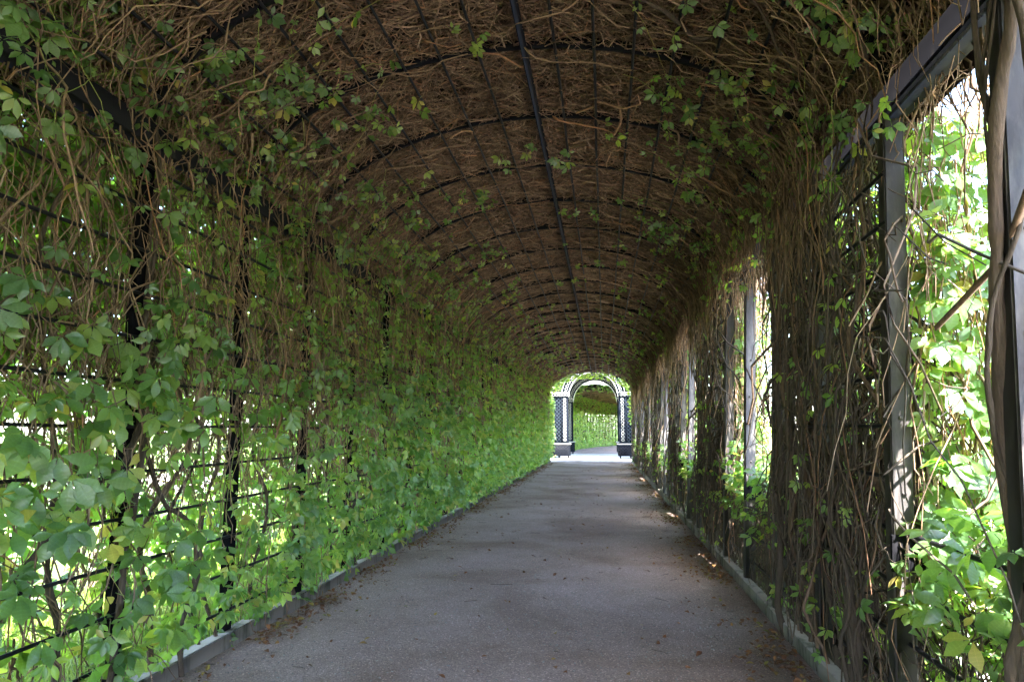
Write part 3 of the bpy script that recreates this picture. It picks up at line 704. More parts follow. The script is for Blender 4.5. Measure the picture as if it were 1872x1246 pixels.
def right_window(v, y0, y1, K, r, per, leafd, size, dp=0.4):
    """two open bays: screen up to the sill, creeper spilling over it, twigs on the far reveal"""
    L = y1 - y0
    v.twmat = M_OLD
    wall_twigs(v, int(per * 0.8 * L), y0, y1, 1, 0.25, SILL + 0.1, r, K, (0.3, 1.1), (-0.26, 0.04), 0.2)
    # far reveal: thick curtain across the wall's thickness at y1, facing the viewer
    n = int(per * (0.55 if dp < 0.5 else 1.0))
    z = rng.uniform(1.3, 3.7, n); x = XW(z) + rng.uniform(0.03, dp, n)
    y = y1 - 0.02 - 0.22 * rng.random(n) ** 2 - 0.35 * np.clip(z - 2.9, 0, 1) * rng.random(n)
    P = walk(np.stack([x, y, z], -1), unit(np.stack([rng.normal(0, 0.14, n), rng.normal(0.05, 0.06, n), np.full(n, -1.0)], -1)), np.minimum(rng.uniform(0.5, 1.5, n), z - 0.4), K, 0.1)
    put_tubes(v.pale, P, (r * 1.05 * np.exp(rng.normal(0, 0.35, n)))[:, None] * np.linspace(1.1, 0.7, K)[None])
    n = int(leafd * (0.85 if dp < 0.5 else 1.5))
    z = rng.uniform(1.0, 3.3, n); x = XW(z) + rng.uniform(0.05, dp * 1.15, n)
    v.leaves(np.stack([x, y1 - rng.uniform(0.02, 0.34, n), z], -1), np.array([-0.1, -0.75, 0.5]), rng.uniform(*size, n), 0.38)
    # over the sill
    n = int(leafd * 0.95 * L)
    z = SILL + rng.normal(-0.12, 0.2, n); z = np.clip(z, 0.2, SILL + 0.4); y = y0 + L * rng.random(n) ** 0.8
    v.leaves(np.stack([XW(z) + rng.uniform(-0.16, 0.15 + dp, n), y, z], -1), np.array([-0.15, -0.3, 0.8]), rng.uniform(*size, n), 0.4, 1.4)
    # outside and below
    n = int(leafd * L * 0.8)
    v.leaves(np.stack([XR0 + rng.uniform(0.15, 0.4, n), rng.uniform(y0, y1, n), rng.uniform(0.05, SILL, n)], -1), np.array([0.5, -0.1, 0.6]), rng.uniform(*size, n), 0.5)
    # fringe under the roof edge
    n = int(per * 0.25 * L)
    z = rng.uniform(3.3, 3.75, n)
    P = walk(np.stack([XR + rng.uniform(0.05, dp, n), rng.uniform(y0, y1, n), z], -1), unit(np.stack([rng.normal(0.1, 0.2, n), rng.normal(0, 0.3, n), np.full(n, -1.0)], -1)), rng.uniform(0.1, 0.55, n), K, 0.15)
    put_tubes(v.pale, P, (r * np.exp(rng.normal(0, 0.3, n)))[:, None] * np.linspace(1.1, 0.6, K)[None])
Y0 = Y_FIRST
vn = Vine('sunny leafy creeper around the open window nearest the right edge', (XR + 0.2, Y0 - BAY, 0), 300)
right_window(vn, Y0 - 2 * BAY, Y0, 8, 0.0042, 200, 210, (0.075, 0.14), 0.55)
# the trunks twisting round the post at the right edge
yp = Y0 - BAY + 0.12
for k, (r0, ph, tw) in enumerate(((0.045, 0.3, 1.2), (0.03, 2.2, 1.7), (0.024, 4.0, 1.4), (0.018, 5.2, 2.2), (0.014, 1.1, 2.6), (0.02, 3.1, 1.0), (0.012, 3.6, 1.9), (0.01, 4.6, 0.8))):
    zz = np.linspace(0, 3.5, 12); rad = 0.085 + 0.02 * np.sin(zz * 2 + k)
    vn.stem(np.stack([XRP + (XR - XRP) * zz / ZS + rad * np.cos(ph + tw * zz), yp + rad * np.sin(ph + tw * zz), zz], -1) + rng.normal(0, 0.018, (12, 3)), r0 * 0.75, r0 * 0.5, 8, 40, 0.014)
vn.stem([(XW(0.85) + 0.05, yp + 0.05, 0.85), (XW(1.15) + 0.1, yp + 0.3, 1.15), (XW(1.7) + 0.12, yp + 0.33, 1.7), (XW(2.0) + 0.05, yp + 0.16, 2.0), (XW(2.5) + 0.0, yp + 0.12, 2.5), (XW(3.0) + 0.05, yp + 0.05, 3.0)], 0.016, 0.01)
vn.stem([(XW(0.05) - 0.05, yp + 0.9, 0.05), (XW(0.5) - 0.02, yp + 0.55, 0.5), (XW(0.55) + 0.0, yp + 0.3, 0.55), (XW(0.2) + 0.05, yp, 0.2)], 0.02, 0.016)
vn.finish()

vn = Vine('dark tangle of bare woody vine between the two nearest right-hand windows', (XR + 0.2, Y0 + BAY, 0), 150)
right_block(vn, Y0 + 0.05, Y0 + 2 * BAY, 9, 0.0055, 420, 95, 38, (0.07, 0.12), 44)
vn.stem([(XW(0) - 0.1, 4.75, 0), (XW(0.5) - 0.08, 4.72, 0.5), (XW(0.95) - 0.05, 4.95, 0.95), (XW(1.3) - 0.06, 4.9, 1.3), (XW(1.5) - 0.02, 5.25, 1.5), (XW(2.1) - 0.05, 5.3, 2.1), (XW(2.8) - 0.03, 5.15, 2.8), (XW(3.5) - 0.05, 5.2, 3.5)], 0.04, 0.022, 9, 40)
vn.stem([(XW(0) - 0.12, 4.55, 0), (XW(0.6) - 0.1, 4.6, 0.6), (XW(1.0) - 0.03, 4.75, 1.0), (XW(1.25) - 0.05, 5.0, 1.25), (XW(1.3) + 0.02, 5.55, 1.3), (XW(1.9) - 0.03, 5.75, 1.9), (XW(2.6) - 0.05, 5.6, 2.6), (XW(3.5) - 0.05, 5.65, 3.5)], 0.035, 0.018, 9, 40)
vn.stem([(XW(0) - 0.06, 5.9, 0), (XW(0.6) - 0.07, 5.75, 0.6), (XW(1.2) - 0.09, 5.95, 1.2), (XW(2.0) - 0.1, 5.8, 2.0), (XW(2.8) - 0.08, 5.85, 2.8), (XW(3.6) - 0.06, 5.75, 3.6)], 0.028, 0.016, 8, 40)
vn.finish()

vn = Vine('leafy creeper with pale sunlit twigs in the second right-hand window', (XR + 0.2, Y0 + 3 * BAY, 0), 300)
right_window(vn, Y0 + 2 * BAY, Y0 + 4 * BAY, 8, 0.0045, 380, 230, (0.07, 0.13)); vn.finish()
vn = Vine('shaded bare vine between the second and third right-hand windows', (XR + 0.2, Y0 + 5 * BAY, 0), 150)
right_block(vn, Y0 + 4 * BAY, Y0 + 6 * BAY, 7, 0.0075, 270, 70, 18, (0.07, 0.12), 34); vn.finish()
vn = Vine('creeper with lit twigs in the third right-hand window', (XR + 0.2, Y0 + 7 * BAY, 0), 150)
right_window(vn, Y0 + 6 * BAY, Y0 + 8 * BAY, 6, 0.006, 200, 170, (0.075, 0.13)); vn.finish()
vn = Vine('far stretch of bare and leafy vine on the right wall up to the portal', (XR + 0.2, Y0 + 16 * BAY, 0), 60)
k = 8
while Y0 + k * BAY < Y_END - 0.5:
    y0, y1 = Y0 + k * BAY, min(Y0 + (k + 2) * BAY, Y_END)
    if k % 4 == 0: right_block(vn, y0, y1, 5, 0.012, 120, 40, 3, (0.09, 0.13), 16)
    else: right_window(vn, y0, y1, 5, 0.009, 80, 110, (0.08, 0.13))
    k += 2
vn.finish()
vn = Vine('creeper on the right wall behind the viewpoint', (XR + 0.2, Y_START + 1, 0), 0)
right_block(vn, Y0 - 4 * BAY, Y0 - 2 * BAY, 5, 0.012, 110, 60, 0, (0.12, 0.18), 0)
for k in (-8, -6): right_window(vn, Y0 + k * BAY, Y0 + (k + 2) * BAY, 4, 0.015, 60, 40, (0.12, 0.18))
vn.finish()

# ------------------------------------------------------------------ green sprays on the vault
def vault_leaves(v, n, y0, y1, f, size, cl=4):
    """small clusters of leaves on the underside, thick at the haunches, rare at the crown"""
    u = f(n); y = rng.uniform(y0, y1, n)
    k = rng.integers(1, cl + 1, n); uu = np.repeat(u, k); yy = np.repeat(y, k); m = len(uu)
    uu = uu + rng.normal(0, 0.07, m); yy = yy + rng.normal(0, 0.09, m)
    nn = sect_n(uu) * 0.55 + np.array([0, -0.65, 0.1])
    v.leaves(sect(uu, yy, rng.uniform(0.03, 0.2, m)), nn, rng.uniform(*size, m), 0.35, 0.7)
vn = Vine('green creeper sprays scattered over the nearest part of the brown vault, left of the ridge', (XM - 1, 6, ZC), 300)
vault_leaves(vn, 110, 2.8, 9.5, lambda n: V_L + 0.1 + np.abs(rng.normal(0, 1.0, n)), (0.055, 0.095))
shoots_on(vn, 26, 3.4, 9, V_L + 0.3, V_L + 2.2, -1.0, r=0.0025, d=(0.05, 0.35), L=(0.5, 1.3)); vn.finish()
vn = Vine('green creeper sprays scattered over the nearest part of the brown vault, right of the ridge', (XM + 1, 6, ZC), 300)
vault_leaves(vn, 115, 3.4, 10, lambda n: V_R + 0.3 - np.abs(rng.normal(0, 1.2, n)), (0.055, 0.095))
shoots_on(vn, 34, 3.4, 9, V_R - 2.0, V_R - 0.2, 1.0, r=0.0025, d=(0.05, 0.35), L=(0.5, 1.4))
for pts, r in ((((1.1, 4.6, 4.45), (0.75, 4.9, 4.52), (0.5, 4.55, 4.55), (0.15, 4.3, 4.6)), 0.018), (((1.4, 3.5, 4.2), (1.42, 3.7, 3.95), (1.5, 3.85, 3.7), (1.62, 4.1, 3.45), (1.72, 4.2, 3.0)), 0.009),
               (((1.3, 2.5, 4.3), (1.48, 2.58, 3.8), (1.58, 2.64, 3.3), (1.7, 2.72, 2.5)), 0.02), (((0.9, 4.2, 4.5), (1.05, 4.25, 4.3), (1.25, 4.5, 4.1), (1.5, 4.6, 3.9)), 0.011)):
    vn.stem(pts, r, r * 0.7, 7, 22, 0.012)
vn.finish()
vn = Vine('sparse green leaves on the farther vault of the tunnel', (XM, 20, ZC), 300)
vault_leaves(vn, 330, 9.5, 22, lambda n: np.where(rng.random(n) < 0.7, V_L + np.abs(rng.normal(0, 1.1, n)), V_R - np.abs(rng.normal(0, 1.2, n))), (0.05, 0.085))
vault_leaves(vn, 330, 22, Y_END, lambda n: np.where(rng.random(n) < 0.6, V_L + np.abs(rng.normal(0, 1.3, n)), V_R - np.abs(rng.normal(0, 1.3, n))), (0.07, 0.1))
# leaves fringing the far mouth
m = 700; uu = rng.uniform(V_L - 1.5, V_R + 1.5, m)
vn.leaves(sect(uu, Y_END + rng.uniform(-0.3, 0.25, m), rng.uniform(-0.3, 0.3, m)), np.array([0, -0.7, 0.5]), rng.uniform(0.08, 0.13, m), 0.5)
vn.finish()

# ------------------------------------------------------------------ litter and grit on the path
def litter():
    n = 9000
    s = rng.random(n) < 0.45
    x = np.where(s, XL + 0.14 + np.abs(rng.normal(0, 0.16, n)), XR - 0.28 - np.abs(rng.normal(0, 0.26, n)))
    y = 2.5 + 33 * rng.random(n) ** 1.3
    cl = noise2(y * 0.8, x, 5.1); k = rng.random(n) < np.clip(0.5 + 1.3 * cl, 0.06, 1); x, y = x[k], y[k]
    x = np.concatenate([x, rng.uniform(XL + 0.2, XR - 0.3, 420)]); y = np.concatenate([y, 3.2 + 28 * rng.random(420) ** 1.3])
    m = len(x); p = Parts()
    V, T = leaflet(1.0, 0.6, 0.35, 0.25, False)
    Z = unit(np.array([0, 0, 1.0]) + rng.normal(0, 0.35, (m, 3))); A = unit(np.cross(Z, rng.normal(size=(m, 3)))); B = np.cross(Z, A)
    R = np.stack([A, B, Z], -1) * rng.uniform(0.022, 0.07, m)[:, None, None]
    W = np.einsum('nij,vj->nvi', R, V) + np.stack([x, y, rng.uniform(0.012, 0.025, m)], -1)[:, None]
    off = (np.arange(m) * len(V))[:, None, None]
    p.add(W, None, (T[None] + off).reshape(-1, 3), np.repeat(rng.random(m), len(V)))
    return p.mesh('leaf_litter', M_DEAD)
o = add_obj('leaf_litter', litter()); o['kind'] = 'stuff'; o['label'] = 'brown and red fallen leaves littering both edges of the path'; o['category'] = 'leaf litter'
def pebbles():
    n = 12000; y = 3.2 + 16 * rng.random(n) ** 2; x = rng.uniform(XL + 0.12, XR - 0.26, n); s = 0.002 + 0.008 * rng.random(n) ** 2
    O = np.array([(1, 0, 0), (-1, 0, 0), (0, 1, 0), (0, -1, 0), (0, 0, 0.7), (0, 0, -0.7)], float)
    T = np.array([(0, 2, 4), (2, 1, 4), (1, 3, 4), (3, 0, 4), (2, 0, 5), (1, 2, 5), (3, 1, 5), (0, 3, 5)])
    W = O[None] * s[:, None, None] * rng.uniform(0.7, 1.3, (n, 6, 1)) + np.stack([x, y, 0.004 + 0 * x], -1)[:, None]
    return Parts().add(W, None, (T[None] + (np.arange(n) * 6)[:, None, None]).reshape(-1, 3)).mesh('grit', M_PEB)
def fallen_twigs():
    n = 170; p = Parts(); a = rng.uniform(0, 6.28, n); y = 3.2 + 20 * rng.random(n) ** 1.4
    x = np.where(rng.random(n) < 0.6, np.where(rng.random(n) < 0.5, XL + 0.15 + np.abs(rng.normal(0, 0.3, n)), XR - 0.3 - np.abs(rng.normal(0, 0.35, n))), rng.uniform(XL + 0.2, XR - 0.3, n))
    P = walk(np.stack([x, y, 0.012 + 0 * x], -1), np.stack([np.cos(a), np.sin(a), 0 * a], -1), rng.uniform(0.04, 0.2, n), 5, 0.2); P[:, :, 2] = 0.012
    put_tubes(p, P, np.full((n, 5), 0.0028)); return p.mesh('fallen_twigs', M_OLD)
o = add_obj('fallen_twigs', fallen_twigs()); o['kind'] = 'stuff'; o['label'] = 'thin dead twigs dropped on the path'; o['category'] = 'twigs'
o = add_obj('grit', pebbles()); o['kind'] = 'stuff'; o['label'] = 'fine loose grit scattered on the path'; o['category'] = 'grit'

# ------------------------------------------------------------------ grass outside
def blades(n, x0, x1, y0, y1, h):
    x = rng.uniform(x0, x1, n); y = rng.uniform(y0, y1, n); H = rng.uniform(*h, n); a = rng.uniform(0, 6.28, n); ln = rng.normal(0, 0.35, (n, 2))
    wv = np.stack([np.cos(a), np.sin(a), 0 * a], -1) * 0.006
    b = np.stack([x, y, 0 * x - 0.02], -1); t = b + np.stack([ln[:, 0] * H, ln[:, 1] * H, H], -1)
    mid = (b + t) / 2 + np.array([0, 0, 0.1]) * H[:, None]
    V = np.stack([b - wv, b + wv, mid + wv * 0.8, mid - wv * 0.8, t], 1)
    i = np.arange(n)[:, None] * 5
    return Parts().add(V, np.concatenate([i, i + 1, i + 2, i + 3], 1), np.concatenate([i + 3, i + 2, i + 4], 1), np.repeat(rng.random(n), 5)).mesh('grass', M_GRASS)
o = add_obj('grass', blades(16000, -5.2, XL - 0.1, 0.5, 14, (0.05, 0.22))); o['kind'] = 'stuff'; o['label'] = 'sunlit grass and weeds outside the left wall of the tunnel'; o['category'] = 'grass'

# ------------------------------------------------------------------ pavilion portal beyond the tunnel
PY0, PY1 = 42.5, 50.5
pav = thing('garden_pavilion', 'dark blue lattice pavilion with white ring chains at the far end of the tunnel', 'pavilion', (XM, PY0, 0))
def ring_chain(p, P, r=0.08, tube=0.009, n=10):
    """P centres, with a frame facing the viewer (-Y)"""
    a = np.arange(n) / n * 2 * np.pi
    for c in P:
        o_ = np.stack([np.cos(a) * (r + tube), 0 * a, np.sin(a) * (r + tube)], -1); i_ = np.stack([np.cos(a) * (r - tube), 0 * a, np.sin(a) * (r - tube)], -1)
        V = np.concatenate([c + o_ + (0, -0.02, 0), c + i_ + (0, -0.02, 0), c + o_ + (0, 0.02, 0), c + i_ + (0, 0.02, 0)])
        k = np.arange(n); l = (k + 1) % n
        Q = np.concatenate([np.stack([k, l, l + n, k + n], 1), np.stack([k + 2 * n, k + 3 * n, l + 3 * n, l + 2 * n], 1), np.stack([k, k + 2 * n, l + 2 * n, l], 1), np.stack([k + n, l + n, l + 3 * n, k + 3 * n], 1)])
        p.add(V, Q)
def lattice(p, x0, x1, z0, z1, y, step=0.16, w=0.012):
    W, H = x1 - x0, z1 - z0
    for sg in (1, -1):
        c = -H
        while c < W + H:
            # line x = c + s*z within the rectangle
            if sg == 1: za, zb = max(0, -c), min(H, W - c)
            else: za, zb = max(0, c - W), min(H, c)
            if zb - za > 0.02:
                xa, xb = (c + za, c + zb) if sg == 1 else (c - za, c - zb)
                A = np.array([x0 + xa, y, z0 + za]); B = np.array([x0 + xb, y, z0 + zb])
                t = unit(B - A); e = np.array([-t[2], 0, t[0]]) * w; dy = np.array([0, 0.008 + (0.005 if sg > 0 else 0), 0])
                V = np.array([A - e - dy, A + e - dy, B + e - dy, B - e - dy, A - e + dy, A + e + dy, B + e + dy, B - e + dy])
                p.add(V, [(0, 3, 2, 1), (4, 5, 6, 7), (0, 1, 5, 4), (2, 3, 7, 6), (1, 2, 6, 5), (0, 4, 7, 3)])
            c += step * 1.41
def arch_band(xc, zc, r0, r1, y0, y1, n=30):
    t = np.linspace(math.pi, 0, n)
    V = np.concatenate([np.stack([xc + r * np.cos(t), 0 * t + y, zc + r * np.sin(t)], -1) for r, y in ((r0, y0), (r1, y0), (r1, y1), (r0, y1))])
    k = np.arange(n - 1); Q = np.concatenate([np.stack([a * n + k, b * n + k, b * n + k + 1, a * n + k + 1], 1) for a, b in ((0, 1), (1, 2), (2, 3), (3, 0))])
    return V, Q
PXC = -0.62
CAPZ = 4.02
for yi, (py, half, far) in enumerate(((PY0, 1.55, False), (PY1, 1.62, True))):
    for s in (-1, 1):
        x_in, x_out = PXC + s * half, PXC + s * (half + 1.25); xa, xb = min(x_in, x_out), max(x_in, x_out)
        p = Parts()
        for xx in (xa, xb - 0.1): p.box(xx, xx + 0.1, py, py + 0.6, 0.88, CAPZ - 0.2, 0.006)
        xk = x_in + s * 0.42 - 0.03
        p.box(xk, xk + 0.06, py + 0.003, py + 0.1, 0.88, CAPZ - 0.2)
        p.box(xa - 0.02, xb + 0.02, py - 0.03, py + 0.63, CAPZ - 0.28, CAPZ - 0.06, 0.006)
        p.box(xa + 0.1, xb - 0.1, py + 0.42, py + 0.46, 0.88, CAPZ - 0.28)
        pil = part('pillar', p.mesh('pillar', M_BLUE), pav)
        q = Parts(); lattice(q, xa + 0.1, xb - 0.1, 0.9, CAPZ - 0.3, py + 0.05); part('lattice', q.mesh('lattice', M_LATT), pil)['kind'] = 'stuff'
        q = Parts(); ring_chain(q, [(x_in + s * 0.21, py - 0.03, z) for z in np.arange(1.1, CAPZ - 0.35, 0.205)]); ring_chain(q, [(xa + 0.15 + k * 0.205, py - 0.055, CAPZ - 0.17) for k in range(6)], 0.075); part('ring_chain', q.mesh('ring_chain', M_WHITE), pil)['kind'] = 'stuff'
        q = Parts(); q.box(xa - 0.07, xb + 0.07, py - 0.09, py + 0.69, CAPZ - 0.05, CAPZ - 0.01, 0.006); part('capital', q.mesh('capital', M_WHITE), pil)
        q = Parts(); q.box(xa - 0.1, xb + 0.1, py - 0.28, py + 0.75, 0.13, 0.83, 0.01)
        for xx in (xa, (xa + xb) / 2, xb - 0.08):
            for yy in (py - 0.2, py + 0.6): q.box(xx, xx + 0.08, yy, yy + 0.08, -0.02, 0.14)
        ped = part('pedestal', q.mesh('pedestal', M_BLUE), pav)
        q = Parts(); q.box(xa - 0.15, xb + 0.15, py - 0.33, py + 0.8, 0.83, 0.87, 0.006); part('pedestal_cap', q.mesh('pedestal_cap', M_WHITE), ped)
        q = Parts(); lattice(q, xa - 0.06, xb + 0.06, 0.2, 0.78, py - 0.295, 0.13, 0.01); part('lattice', q.mesh('lattice', M_ROD), ped)['kind'] = 'stuff'
    zc = CAPZ - 0.28; r = half
    for s in (-1, 1):
        t = np.linspace(0.02, math.pi / 2, 14); ai = np.stack([PXC + s * (r + 0.39) * np.cos(t), 0 * t, zc + (r + 0.39) * np.sin(t)], -1)
        bo = np.stack([np.full(14, PXC + s * (half + 1.9)), 0 * t, np.linspace(CAPZ + 0.02, 6.2, 14)], -1); bo[7:, 0] = PXC + s * (half + 1.9) * np.linspace(1, 0.0, 7); bo[7:, 2] = 6.2
        P2 = np.concatenate([ai + (0, py + 0.06, 0), bo + (0, py + 0.06, 0), ai + (0, py + 0.11, 0), bo + (0, py + 0.11, 0)]); k = np.arange(13)
        part('spandrel', Parts().add(P2, np.concatenate([np.stack([k, k + 1, k + 15, k + 14], 1), np.stack([k + 28, k + 42, k + 43, k + 29], 1), np.stack([k + 14, k + 15, k + 43, k + 42], 1)])).mesh('spandrel', M_BLUE), pav)
    V, Q = arch_band(PXC, zc, r - 0.04, r + 0.38, py + 0.05, py + 0.12); a = part('arch', Parts().add(V, Q).mesh('arch', M_BLUE), pav)
    for rr, nm in ((r - 0.06, 'moulding'), (r + 0.38, 'moulding')):
        V, Q = arch_band(PXC, zc, rr, rr + 0.035, py - 0.03, py + 0.3); part(nm, Parts().add(V, Q).mesh(nm, M_WHITE), a)
    q = Parts(); ts = np.linspace(0.05, math.pi - 0.05, 27)
    ring_chain(q, [(PXC + (r + 0.17) * math.cos(t), py + 0.02, zc + (r + 0.17) * math.sin(t)) for t in ts]); part('ring_chain', q.mesh('ring_chain', M_WHITE), a)['kind'] = 'stuff'

v_ = np.linspace(0, math.pi, 25); y_ = np.linspace(PY0 - 0.6, PY1 + 3.0, 12); A_, B_ = np.meshgrid(v_, y_, indexing='ij'); p = Parts()
for k_ in (0, 0.12):
    P = np.stack([PXC - (4.3 - k_) * np.cos(A_), B_, 5.3 + (2.2 - k_) * np.sin(A_)], -1).reshape(-1, 3); i, j = np.meshgrid(np.arange(24), np.arange(11), indexing='ij'); a = (i * 12 + j).ravel()
    Q = np.stack([a, a + 12, a + 13, a + 1], 1); p.add(P, Q if k_ == 0 else Q[:, ::-1])
part('roof', p.mesh('roof', M_BLUE), pav)  # unseen pavilion roof, put in for shade and stretched back over the sky gap
# creeper grown over the pavilion's flanks
pv = Vine('leafy creeper on the flanks and shoulders of the lattice pavilion', (XM, PY0 - 0.5, 0), 0)
n = 1500; sg = np.where(rng.random(n) < 0.5, -1, 1); pv.leaves(np.stack([PXC + sg * rng.uniform(2.35, 3.6, n), PY0 + rng.uniform(-0.5, 0.2, n), 5.4 * rng.random(n)], -1), np.array([0, -0.7, 0.4]), rng.uniform(0.08, 0.13, n), 0.5)
t_ = rng.uniform(0.2, math.pi - 0.2, 500); rr = rng.uniform(2.0, 2.5, 500); pv.leaves(np.stack([PXC + rr * np.cos(t_), PY0 + rng.uniform(-0.25, 0.1, 500), CAPZ - 0.28 + rr * np.sin(t_)], -1), np.array([0, -0.7, 0.4]), rng.uniform(0.07, 0.12, 500), 0.5)
pv.finish()

# ------------------------------------------------------------------ second tunnel, bending away
Y2, R2 = 52.0, 85.0
def bend(P):
    """the straight tunnel's coordinates (x, s along, z) laid along an arc to the right, starting at Y2"""
    s = P[..., 1]; a = s / R2; cx0 = XM + R2
    rr = R2 - (P[..., 0] - XM)
    return np.stack([cx0 - rr * np.cos(a), Y2 + rr * np.sin(a), P[..., 2]], -1)
far = thing('pergola', 'second arched pergola seen through the pavilion, bending to the right', 'pergola', (XM, Y2, 0))
v = np.linspace(V_L - 0.1, V_R + 0.1, 40); y = np.linspace(0, 60, 80); Vv, Yy = np.meshgrid(v, y, indexing='ij')
p = Parts()
for dd, fl in ((-0.1, False), (-0.35, True)):
    P = bend(sect(Vv.ravel(), Yy.ravel(), dd + rng.uniform(-0.03, 0.03, Vv.size))); i, j = np.meshgrid(np.arange(39), np.arange(79), indexing='ij'); a = (i * 80 + j).ravel(); Q = np.stack([a, a + 1, a + 81, a + 80], 1)
    p.add(P, Q[:, ::-1] if fl else Q, rnd=rng.random(len(P)))
me = p.mesh('vine_mat', M_BED); o = add_obj('vine_mat', me); o['kind'] = 'stuff'; o['label'] = 'brown mat of dead vine over the second tunnel'; o['category'] = 'dead vine'
W, R = twigs_in_section(6000, 0, 60, V_L - 0.1, V_R + 0.1, 0.018, (0.5, 1.3), 4, 0.7, -0.08, 0.05)
q = Parts(); put_tubes(q, bend(W), R); o = add_obj('dry_twigs', q.mesh('dry_twigs', M_TWIG)); o['kind'] = 'stuff'; o['label'] = 'brown twigs under the second tunnel vault'; o['category'] = 'twigs'
for k in range(46):
    s = k * BAY
    vv = np.linspace(0, V_T, 40); P = bend(sect(vv, 0 * vv + s, 0.0)); V_, Q_, _ = tubes(P[None], 0.05, 4)
    part('arch_rib', Parts().add(V_, Q_).mesh('arch_rib', M_BLACK), far)
q = Parts(); W, R = twigs_in_section(3500, 0, 60, 0.2, V_L, 0.016, (0.5, 1.5), 4, 0.9, -0.2, 0.03); put_tubes(q, bend(W), R)
o = part('dead_stems', q.mesh('dead_stems', M_OLD), far); o['kind'] = 'stuff'
fv = Vine('leafy creeper covering both walls of the second tunnel', (XM, Y2 + 20, 0), 0)
n = 17000; s = rng.uniform(2, 38, n); sd = rng.random(n) < 0.2; z = 5.2 * rng.random(n) ** 1.5
pos = bend(sect(np.where(sd, V_T - z, z), s, rng.uniform(-0.2, 0.2, n)))
fv.leaves(pos, np.where(sd[:, None], np.array([-0.7, -0.3, 0.4]), np.array([0.7, -0.3, 0.4])), rng.uniform(0.1, 0.16, n), 0.5)
m = 500; uu = rng.uniform(V_L - 0.3, V_R + 0.3, m); fv.leaves(bend(sect(uu, rng.uniform(-0.5, 0.2, m), rng.uniform(-0.7, 0.15, m))), np.array([0, -0.7, 0.4]), rng.uniform(0.1, 0.16, m), 0.5); fv.finish()
Xs, Ss = np.meshgrid(np.linspace(XL, XR, 8), np.linspace(-0.5, 60, 60), indexing='ij'); P = bend(np.stack([Xs, Ss, 0 * Xs + 0.0], -1).reshape(-1, 3)); i, j = np.meshgrid(np.arange(7), np.arange(59), indexing='ij'); a = (i * 60 + j).ravel()
o = add_obj('path', mesh_from('path', P, np.stack([a, a + 60, a + 61, a + 1], 1), mat=M_PATH)); o['kind'] = 'structure'

# ------------------------------------------------------------------ trees outside
def tree(label, x, y, h, cr, seed, n=2600):
    rg = np.random.default_rng(seed)
    t = thing('tree', label, 'tree', (x, y, 0))
    zz = np.linspace(0, h * 0.75, 9); P = np.stack([0.15 * np.sin(zz), 0.15 * np.cos(zz * 1.3) - 0.15, zz], -1)
    V, Q, _ = tubes(P[None], np.linspace(0.2, 0.05, 9)[None] * h / 7, 9); pp = Parts().add(V, Q)
    cs = []
    for k in range(9):
        a = rg.uniform(0, 6.28); z0 = h * rg.uniform(0.3, 0.6); e = np.array([math.cos(a) * cr * rg.uniform(0.4, 0.75), math.sin(a) * cr * rg.uniform(0.4, 0.75), h * rg.uniform(0.5, 0.9)])
        s0 = np.array([0, 0, z0]); tt = np.linspace(0, 1, 6)[:, None]; B = s0 + (e - s0) * tt + np.array([0, 0, 0.3]) * np.sin(tt * 3.14)
        V, Q, _ = tubes(B[None], np.linspace(0.07, 0.02, 6)[None] * h / 7, 6); pp.add(V, Q); cs.append(e)
    add_obj('trunk', pp.mesh('trunk', M_TRUNK, True)).parent = t
    cs = np.array(cs + [np.array([0, 0, h * 0.85])]); c = cs[rg.integers(0, len(cs), n)]
    dv = unit(rg.normal(size=(n, 3))) * (rg.random((n, 1)) ** 0.45) * cr * 0.48
    pos = c + dv * np.array([1, 1, 0.75])
    Z = unit(dv + rg.normal(0, 0.6, (n, 3)) * cr * 0.5 + np.array([0, 0, 0.4])); A = unit(np.cross(Z, rg.normal(size=(n, 3)))); B = np.cross(Z, A); sz = rg.uniform(0.1, 0.2, n)[:, None]
    V = np.stack([pos - B * sz, pos + A * sz * 0.5, pos + B * sz, pos - A * sz * 0.5], 1); i = np.arange(n)[:, None] * 4
    o = add_obj('crown', Parts().add(V, np.concatenate([i, i + 1, i + 2, i + 3], 1), None, np.repeat(rg.random(n), 4)).mesh('crown', M_TREE)); o.parent = t
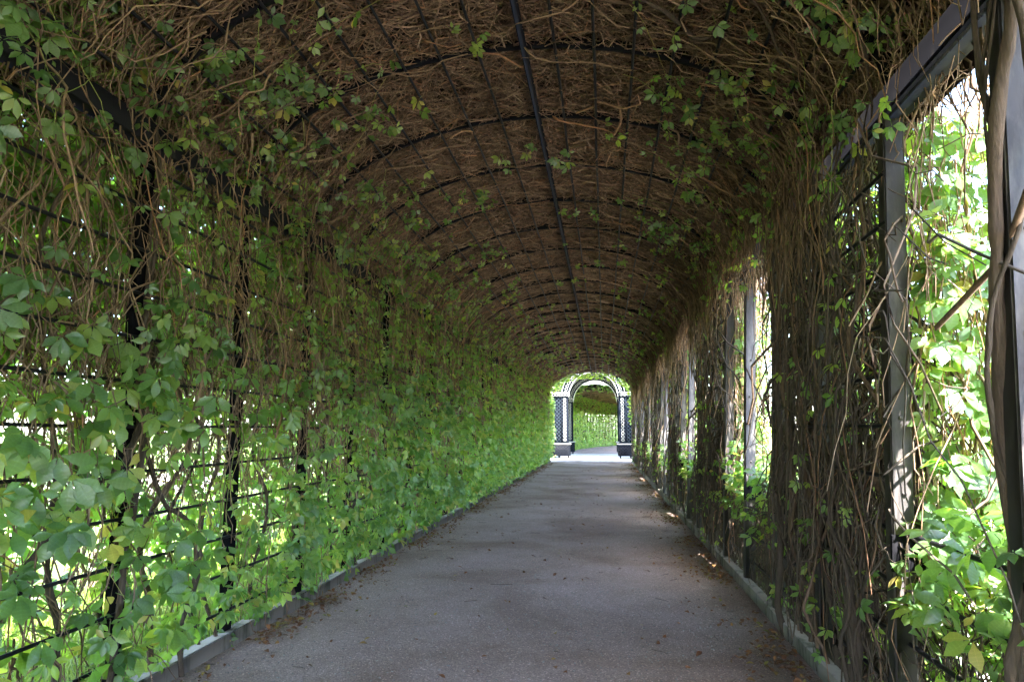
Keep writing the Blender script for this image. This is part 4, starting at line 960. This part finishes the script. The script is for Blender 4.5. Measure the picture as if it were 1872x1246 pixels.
for k, (x, y, h, cr) in enumerate(((-19, 4, 7, 3.2), (-18, 16, 8, 3.6), (-20, 30, 7.5, 3.4), (15, 22, 8, 3.6), (16, 38, 7.5, 3.4), (14, 9, 6.5, 3.0), (-7.5, 43, 9.5, 4.2), (5.2, 40.5, 12.5, 6.5))):
    tree(('leafy tree outside the left wall, opposite the front of the tunnel', 'leafy tree outside the left wall, halfway along the tunnel', 'leafy tree outside the left wall, towards the far end', 'leafy tree outside the right windows, halfway along the tunnel', 'leafy tree outside the right windows, towards the far end', 'leafy tree outside the second right-hand window', 'added leafy tree left of the lattice pavilion, blocking sky light', 'added tall leafy tree right of the lattice pavilion, shading its front')[k], x, y, h, cr, 50 + k, 2600 if k < 7 else 5200)  # last two trees are added, to keep sun and sky off the pavilion

# ------------------------------------------------------------------ garden shrubs outside the left wall
def shrub(x, y, h, w, where, n=520):
    t = thing('shrub', 'sunlit shrub outside the left wall, glimpsed through leaves ' + where, 'shrub', (x, y, 0), 'shrubs outside the left wall')
    m = 9; P = walk(np.zeros((m, 3)) + rng.normal(0, 0.06, (m, 3)) * np.array([1, 1, 0]), unit(np.stack([rng.normal(0, 0.35, m), rng.normal(0, 0.45, m), np.ones(m)], -1)), np.full(m, h * 0.85), 7, 0.08)
    pp = Parts(); put_tubes(pp, P, np.linspace(0.016, 0.005, 7)[None].repeat(m, 0), 5); add_obj('branches', pp.mesh('branches', M_TRUNK, True)).parent = t
    k = rng.integers(0, m, n); q = rng.integers(2, 7, n); pos = P[k, q] + rng.normal(0, 1, (n, 3)) * np.array([0.3, w * 0.3, 0.26])
    pos[:, 2] = np.clip(pos[:, 2], 0.05, h * 1.1)
    Z = unit(rng.normal(0, 0.5, (n, 3)) + np.array([0.2, -0.3, 0.8])); A = unit(np.cross(Z, rng.normal(size=(n, 3)))); B = np.cross(Z, A); sz = rng.uniform(0.045, 0.085, n)[:, None]
    V = np.stack([pos - B * sz, pos + A * sz * 0.55 + Z * sz * 0.15, pos + B * sz, pos - A * sz * 0.55 + Z * sz * 0.15], 1); i = np.arange(n)[:, None] * 4
    add_obj('crown', Parts().add(V, None, np.concatenate([np.concatenate([i, i + 1, i + 2], 1), np.concatenate([i, i + 2, i + 3], 1)]), np.repeat(rng.random(n), 4)).mesh('crown', M_LEAF)).parent = t
for y_, h_, x_, at_ in ((4.9, 1.3, -5.2, 'at the left edge of the picture'), (6.8, 1.7, -5.4, 'behind the nearest left post'), (8.8, 1.2, -5.2, 'behind the second left post'), (11.2, 1.7, -5.4, 'behind the third left post'), (14.0, 1.5, -5.3, 'beyond the third left post')): shrub(x_, y_, h_, 2.0, at_)
